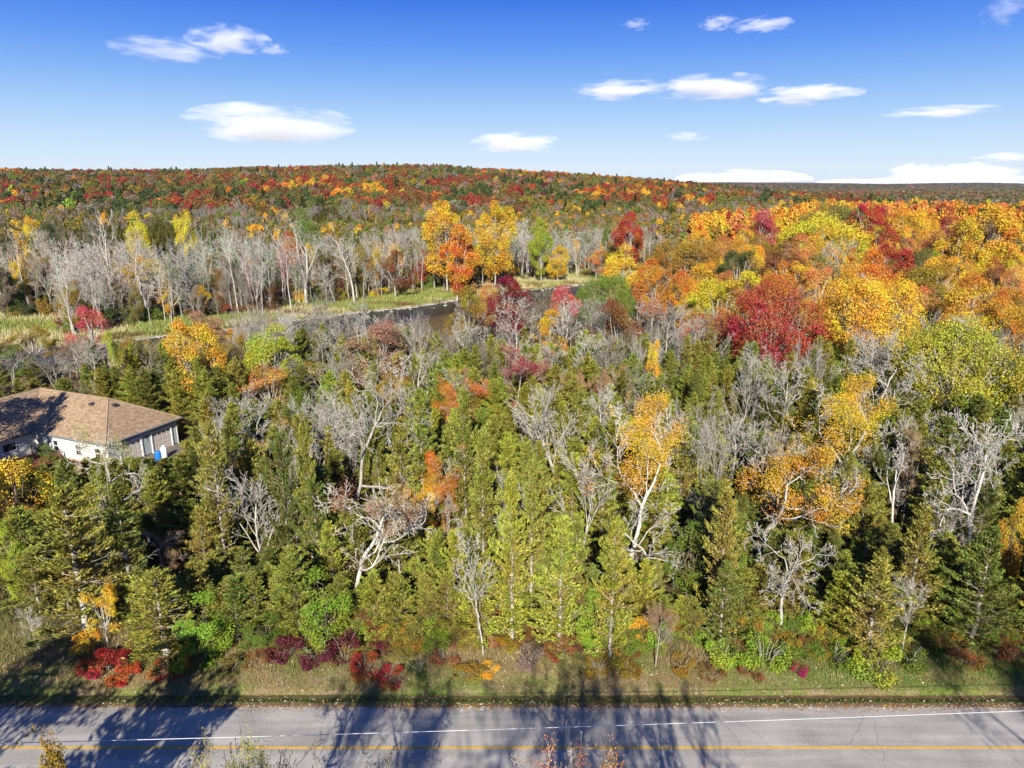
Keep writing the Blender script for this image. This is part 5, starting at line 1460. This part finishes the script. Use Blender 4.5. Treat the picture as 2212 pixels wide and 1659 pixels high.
# the plain and the far ridge on the right
y = 1080.0
while y < 5600:
    sp = 9 + (y - 1080) * .0065
    for x in np.arange(-.15 * y if y < 3200 else -.05 * y, .80 * y, sp):
        xx, yy = x + random.uniform(-.45, .45) * sp, y + random.uniform(-.45, .45) * sp
        u, v = uv_of(xx, yy, 10)
        if u < 1250 or u > 2260: continue
        if abs(xx - BARN[0]) < 60 and -230 < yy - BARN[1] < 25: continue
        n = float(fbm(xx * .003 + 8, yy * .003, 3))
        c = pick([('olive', 4), ('green', .5), ('greybrown', 3.5), ('rust', 1.5), ('darkgreen', 5), ('olivegold', 1)] if n < .52 else [('rust', 4), ('brick', 1), ('pinkbrown', 2.5), ('olive', 2.5), ('orange', .4), ('darkgreen', 2), ('greybrown', 2)])
        s = sp / 9
        P_tiny.append((xx, yy, random.uniform(9, 15), random.uniform(10, 14) * s, jit(C[c], .2), BK['grey']))
    y += sp * .8
print("far", len(P_bare), len(P_ced), len(P_leaf), len(P_tiny))
wood("bare_woodland", "grey bare trees massed behind the river and dotted over the plain", 'bare', P_bare)
wood("conifer_woodland", "dark conifers massed in the swamp and on the far hill", 'cedar', P_ced)
wood("autumn_woodland", "dense autumn coloured woods covering the far hill and flats", 'leafy', P_leaf)
wood("distant_forest", "distant rust and olive forest reaching to the horizon at right", 'tiny', P_tiny)

# ------------------------------------------------------------------ grass, weeds and fallen leaves
def blades(name, label, cat, pts, hs, ws, cols, per=1):
    n = len(pts); rng = np.random.default_rng(17)
    az = rng.random(n) * 6.283; ln = rng.uniform(.1, .55, n)
    sx, sy = np.cos(az), np.sin(az)
    p = np.asarray(pts); hs = np.asarray(hs); ws = np.asarray(ws)
    la = rng.random(n) * 6.283
    V = np.zeros((n, 3, 3))
    V[:, 0] = p + np.stack([sx * ws / 2, sy * ws / 2, sx * 0 - .03], 1); V[:, 1] = p - np.stack([sx * ws / 2, sy * ws / 2, sx * 0 + .03], 1)
    V[:, 2] = p + np.stack([np.cos(la) * hs * ln, np.sin(la) * hs * ln, hs], 1)
    F = (np.arange(n) * 3)[:, None] + np.array([[0, 1, 2]])
    return tag(link(name, mesh_np(name, V.reshape(-1, 3), [F], [M_GRASS], fcol=cols)), label, cat, kind='stuff')
rng = np.random.default_rng(23)
n = 150000
x = rng.uniform(-40, 40, n); y = 35.85 + rng.random(n) ** .9 * 7.6
d = fbm(x * .8, y * .8)
strip = (y > 36.0) & (y < 36.75)
rough = y > 37.1
h = np.where(strip, .07, np.where(rough, .10 + .38 * sstep(37.6, 40.5, y) * sstep(.3, .7, fbm(x * .3 + 2, y * .3)), .06)) * rng.uniform(.5, 1.5, n)
h = np.where((y < 36.0), h * .5, h)
g_ = sstep(.4, .62, fbm(x * .25 + 40, y * .4)) * .7 + sstep(13, 22, x) * .4
base = mix((.40, .32, .16), (.17, .23, .04), np.clip(g_, 0, 1))
base = np.where(strip[:, None], mix((.07, .16, .02), (.14, .17, .04), rng.random(n)), base)
base = mix(base, (.33, .20, .12), (rng.random(n) < .18) * .8)
base = base * rng.uniform(.75, 1.45, (n, 1))
keep = (rng.random(n) < np.where(y < 36.0, .15, .9)) & ~((y > 36.7) & (y < 36.95) & (rng.random(n) < .7))
x, y, h, base = x[keep], y[keep], h[keep], base[keep]
blades("verge_grass", "mown green strip and rough tan grass between road and wood", "grass", np.stack([x, y, terrain(x, y) + .05], 1), h, rng.uniform(.02, .05, len(x)) , base)
# lawn at the left
n = 60000
x = rng.uniform(-46, -23, n); y = rng.uniform(38, 54, n)
base = mix((.20, .14, .05), (.12, .15, .03), sstep(.35, .65, fbm(x * .3, y * .3)))[:] * rng.uniform(.6, 1.3, (n, 1))
blades("lawn_grass", "short mottled olive and brown lawn at the left", "grass", np.stack([x, y, terrain(x, y) + .02], 1), rng.uniform(.04, .12, n), rng.uniform(.03, .06, n), base)
# marsh grass beyond the river
n = 70000
x = rng.uniform(-150, 60, n); b = far_bank(x); y = b + rng.random(n) ** 1.2 * np.where(x < -85, 62, 30)
base = mix((.56, .49, .25), (.30, .34, .09), sstep(.38, .62, fbm(x * .07, y * .12 + 8)))
base = mix(base, (.22, .13, .06), sstep(.6, .75, fbm(x * .15, y * .2 + 50))) * rng.uniform(.7, 1.25, (n, 1))
blades("marsh_grass", "tall straw coloured and green marsh grass on the far river bank", "marsh grass", np.stack([x, y, terrain(x, y)], 1), rng.uniform(.4, 1.2, n), rng.uniform(.12, .3, n), base)
# fallen leaves on verge and lawn
n = 9000
x = rng.uniform(-42, 40, n); y = np.where(rng.random(n) < .45, 35.62 + rng.normal(size=n) * .24, rng.uniform(36, 42.5, n))
far = rng.random(n) < .25; x = np.where(far, rng.uniform(-44, -22, n), x); y = np.where(far, rng.uniform(38, 53, n), y)
c = np.stack([x, y, terrain(x, y) + np.where(y < 36.1, .05, .10)], 1)
v, f = cards(c, rng.normal(size=c.shape) * [1, 1, .2], rng.normal(size=c.shape) * .4 + [0, 0, 1], rng.uniform(.08, .17, n), rng.uniform(.06, .13, n))
cc = np.array([(.62, .48, .34), (.50, .30, .14), (.42, .18, .08), (.70, .58, .45), (.55, .38, .08)])[rng.integers(0, 5, n)] * rng.uniform(.6, 1.1, (n, 1))
tag(link("fallen_leaves", mesh_np("fallen_leaves", v, [f], [M_GRASS], fcol=cc)), "pale tan and rust leaves fallen on the verge and lawn", "fallen leaves", kind='stuff')
# undergrowth under the cedars: low ferns and litter, seen in the gaps
n = 26000
x = rng.uniform(-60, 60, n); y = rng.uniform(42, 66, n)
base = mix((.16, .10, .05), (.09, .12, .03), rng.random(n)) * rng.uniform(.6, 1.3, (n, 1))
blades("undergrowth", "brown and green undergrowth on the wood floor", "undergrowth", np.stack([x, y, terrain(x, y)], 1), rng.uniform(.2, .8, n), rng.uniform(.08, .2, n), base)

# ------------------------------------------------------------------ clear autumn air, closed box round the whole scene
hv, hf = boxes([(0, 6800, 33.5, 34600, 14200, 75)])
hm, hN, hL = new_mat("thin_air")
ho = nd(hN, "OutputMaterial"); hp = nd(hN, "VolumePrincipled"); hp.inputs['Density'].default_value = .00003; hp.inputs['Color'].default_value = (.62, .72, .92, 1)
hL.new(hp.outputs[0], ho.inputs['Volume'])
tag(link("haze", mesh_np("haze", hv, [hf], [hm])), kind='stuff')
# ------------------------------------------------------------------ clouds
def cloud_mat(name, dens, nscale, seed, flat=False):
    m, N, L = new_mat(name)
    o = nd(N, "OutputMaterial"); pv = nd(N, "VolumePrincipled"); tc = nd(N, "TexCoord")
    pv.inputs['Color'].default_value = (1, 1, 1, 1); pv.inputs['Anisotropy'].default_value = -.2
    ln = nd(N, "VectorMath", operation='LENGTH')
    sh = nd(N, "VectorMath", operation='ADD'); sh.inputs[1].default_value = (seed * 3.1, seed * 1.7, 0)
    mp = nd(N, "Mapping"); L.new(tc.outputs['Object'], sh.inputs[0]); L.new(sh.outputs[0], mp.inputs['Vector'])
    n1 = nd(N, "TexNoise"); n1.inputs['Scale'].default_value = nscale; n1.inputs['Detail'].default_value = 5; n1.inputs['Roughness'].default_value = .6
    L.new(mp.outputs[0], n1.inputs['Vector']); L.new(tc.outputs['Object'], ln.inputs[0])
    s1 = nd(N, "Math", operation='SUBTRACT'); s1.inputs[0].default_value = .82; L.new(ln.outputs['Value'], s1.inputs[1])     # 1 at centre, 0 at shell
    s2 = nd(N, "Math", operation='SUBTRACT'); L.new(n1.outputs[0], s2.inputs[0]); s2.inputs[1].default_value = .5
    s3 = nd(N, "Math", operation='MULTIPLY_ADD'); L.new(s2.outputs[0], s3.inputs[0]); s3.inputs[1].default_value = 4.3; L.new(s1.outputs[0], s3.inputs[2])
    mr = nd(N, "MapRange"); mr.inputs['From Min'].default_value = 0; mr.inputs['From Max'].default_value = .7; mr.inputs['To Max'].default_value = dens
    L.new(s3.outputs[0], mr.inputs[0]); L.new(mr.outputs[0], pv.inputs['Density']); L.new(pv.outputs[0], o.inputs['Volume'])
    return m
def ico(): 
    import bmesh
    bm = bmesh.new(); bmesh.ops.create_icosphere(bm, subdivisions=3, radius=1.0); me = bpy.data.meshes.new("cloud"); bm.to_mesh(me); bm.free(); return me
for i, (u, v, w, h, Y, op, sc, lab) in enumerate((
    (495, 86, 165, 50, 6000, 1.0, 1.6, "bright ragged cloud high at upper left"),
    (360, 108, 200, 36, 6100, .45, 1.8, "thin wispy cloud trailing left of the bright ragged one"),
    (592, 106, 60, 28, 6000, .5, 1.8, "small faint wisp right of the bright ragged cloud"),
    (590, 268, 330, 74, 5400, 1.2, 1.3, "largest low cloud, an elongated white lens at left"),
    (1115, 309, 190, 42, 5400, .9, 1.3, "small flat cloud above the middle of the hill"),
    (1345, 194, 200, 30, 6500, .7, 1.6, "thin left end of the long upper right cloud bank"),
    (1535, 191, 230, 46, 6500, 1.1, 1.5, "thick middle of the long upper right cloud bank"),
    (1745, 204, 200, 34, 6500, .9, 1.5, "right tapering end of the long cloud bank"),
    (1552, 49, 80, 24, 6000, .6, 1.6, "tiny cloud near the top of the sky, left of a longer one"),
    (1645, 54, 120, 17, 6000, .5, 1.6, "short thin streak near the top of the sky"),
    (1375, 52, 60, 20, 6000, .3, 1.6, "faintest tiny puff near the top of the sky"),
    (2172, 22, 84, 56, 6000, .5, 1.7, "ragged cloud in the top right corner"),
    (2030, 241, 210, 17, 5600, .4, 1.4, "faint long streak at middle right"),
    (1485, 295, 90, 18, 5400, .3, 1.4, "faint small puff above the plain"),
    (1600, 390, 260, 44, 16000, 2.0, 1.2, "low white cloud bank on the horizon beside the hill"),
    (2050, 390, 240, 84, 16000, 2.2, 1.7, "tall white heap cloud on the right horizon"),
    (2010, 405, 460, 50, 16500, 2.0, 1.3, "long low cloud base under the tall heap cloud"),
    (2165, 339, 130, 18, 12000, .4, 1.4, "faint flat streak above the right horizon"))):
    x, y, z = at_y(u, v, Y)
    px = depth(Y, z) / KF
    o = link("cloud", ico(), None, (x, y, z)); rx, rz2 = w / 2 * px * 1.1, h / 2 * px * 1.12
    o.scale = (rx, min(rx * 1.3, rz2 * 14), rz2)
    o.data.materials.append(cloud_mat("cloud_vapour", 0.36 * op / rz2, sc, i + 1))
    tag(o, lab, "cloud", "clouds in the blue sky")
# ---- the few trees whose words still coincide are told apart by their order in depth
_same = {}
for o in COL.objects:
    if o.get('label') and not o.parent: _same.setdefault(o['label'], []).append(o)
for lab, L_ in _same.items():
    if len(L_) < 2: continue
    L_.sort(key=lambda o: o.location.y)
    if len(L_) == 2 and L_[1].location.y - L_[0].location.y < 1.2:
        L_.sort(key=lambda o: o.location.x / max(1, o.location.y)); names = ["left-hand", "right-hand"]
    else:
        names = {2: ["nearer", "farther"], 3: ["nearest", "middle", "farthest"]}.get(len(L_)) or ["nearest"] + [w + " nearest" for w in ("second", "third", "fourth", "fifth", "sixth", "seventh", "eighth", "ninth")][:len(L_) - 2] + ["farthest"]
    for o, nm in zip(L_, names): o['label'] = nm + " " + o['label']
print("objects", len(bpy.data.objects), "triangles", sum(sum(len(p.vertices) - 2 for p in m.polygons) for m in bpy.data.meshes))
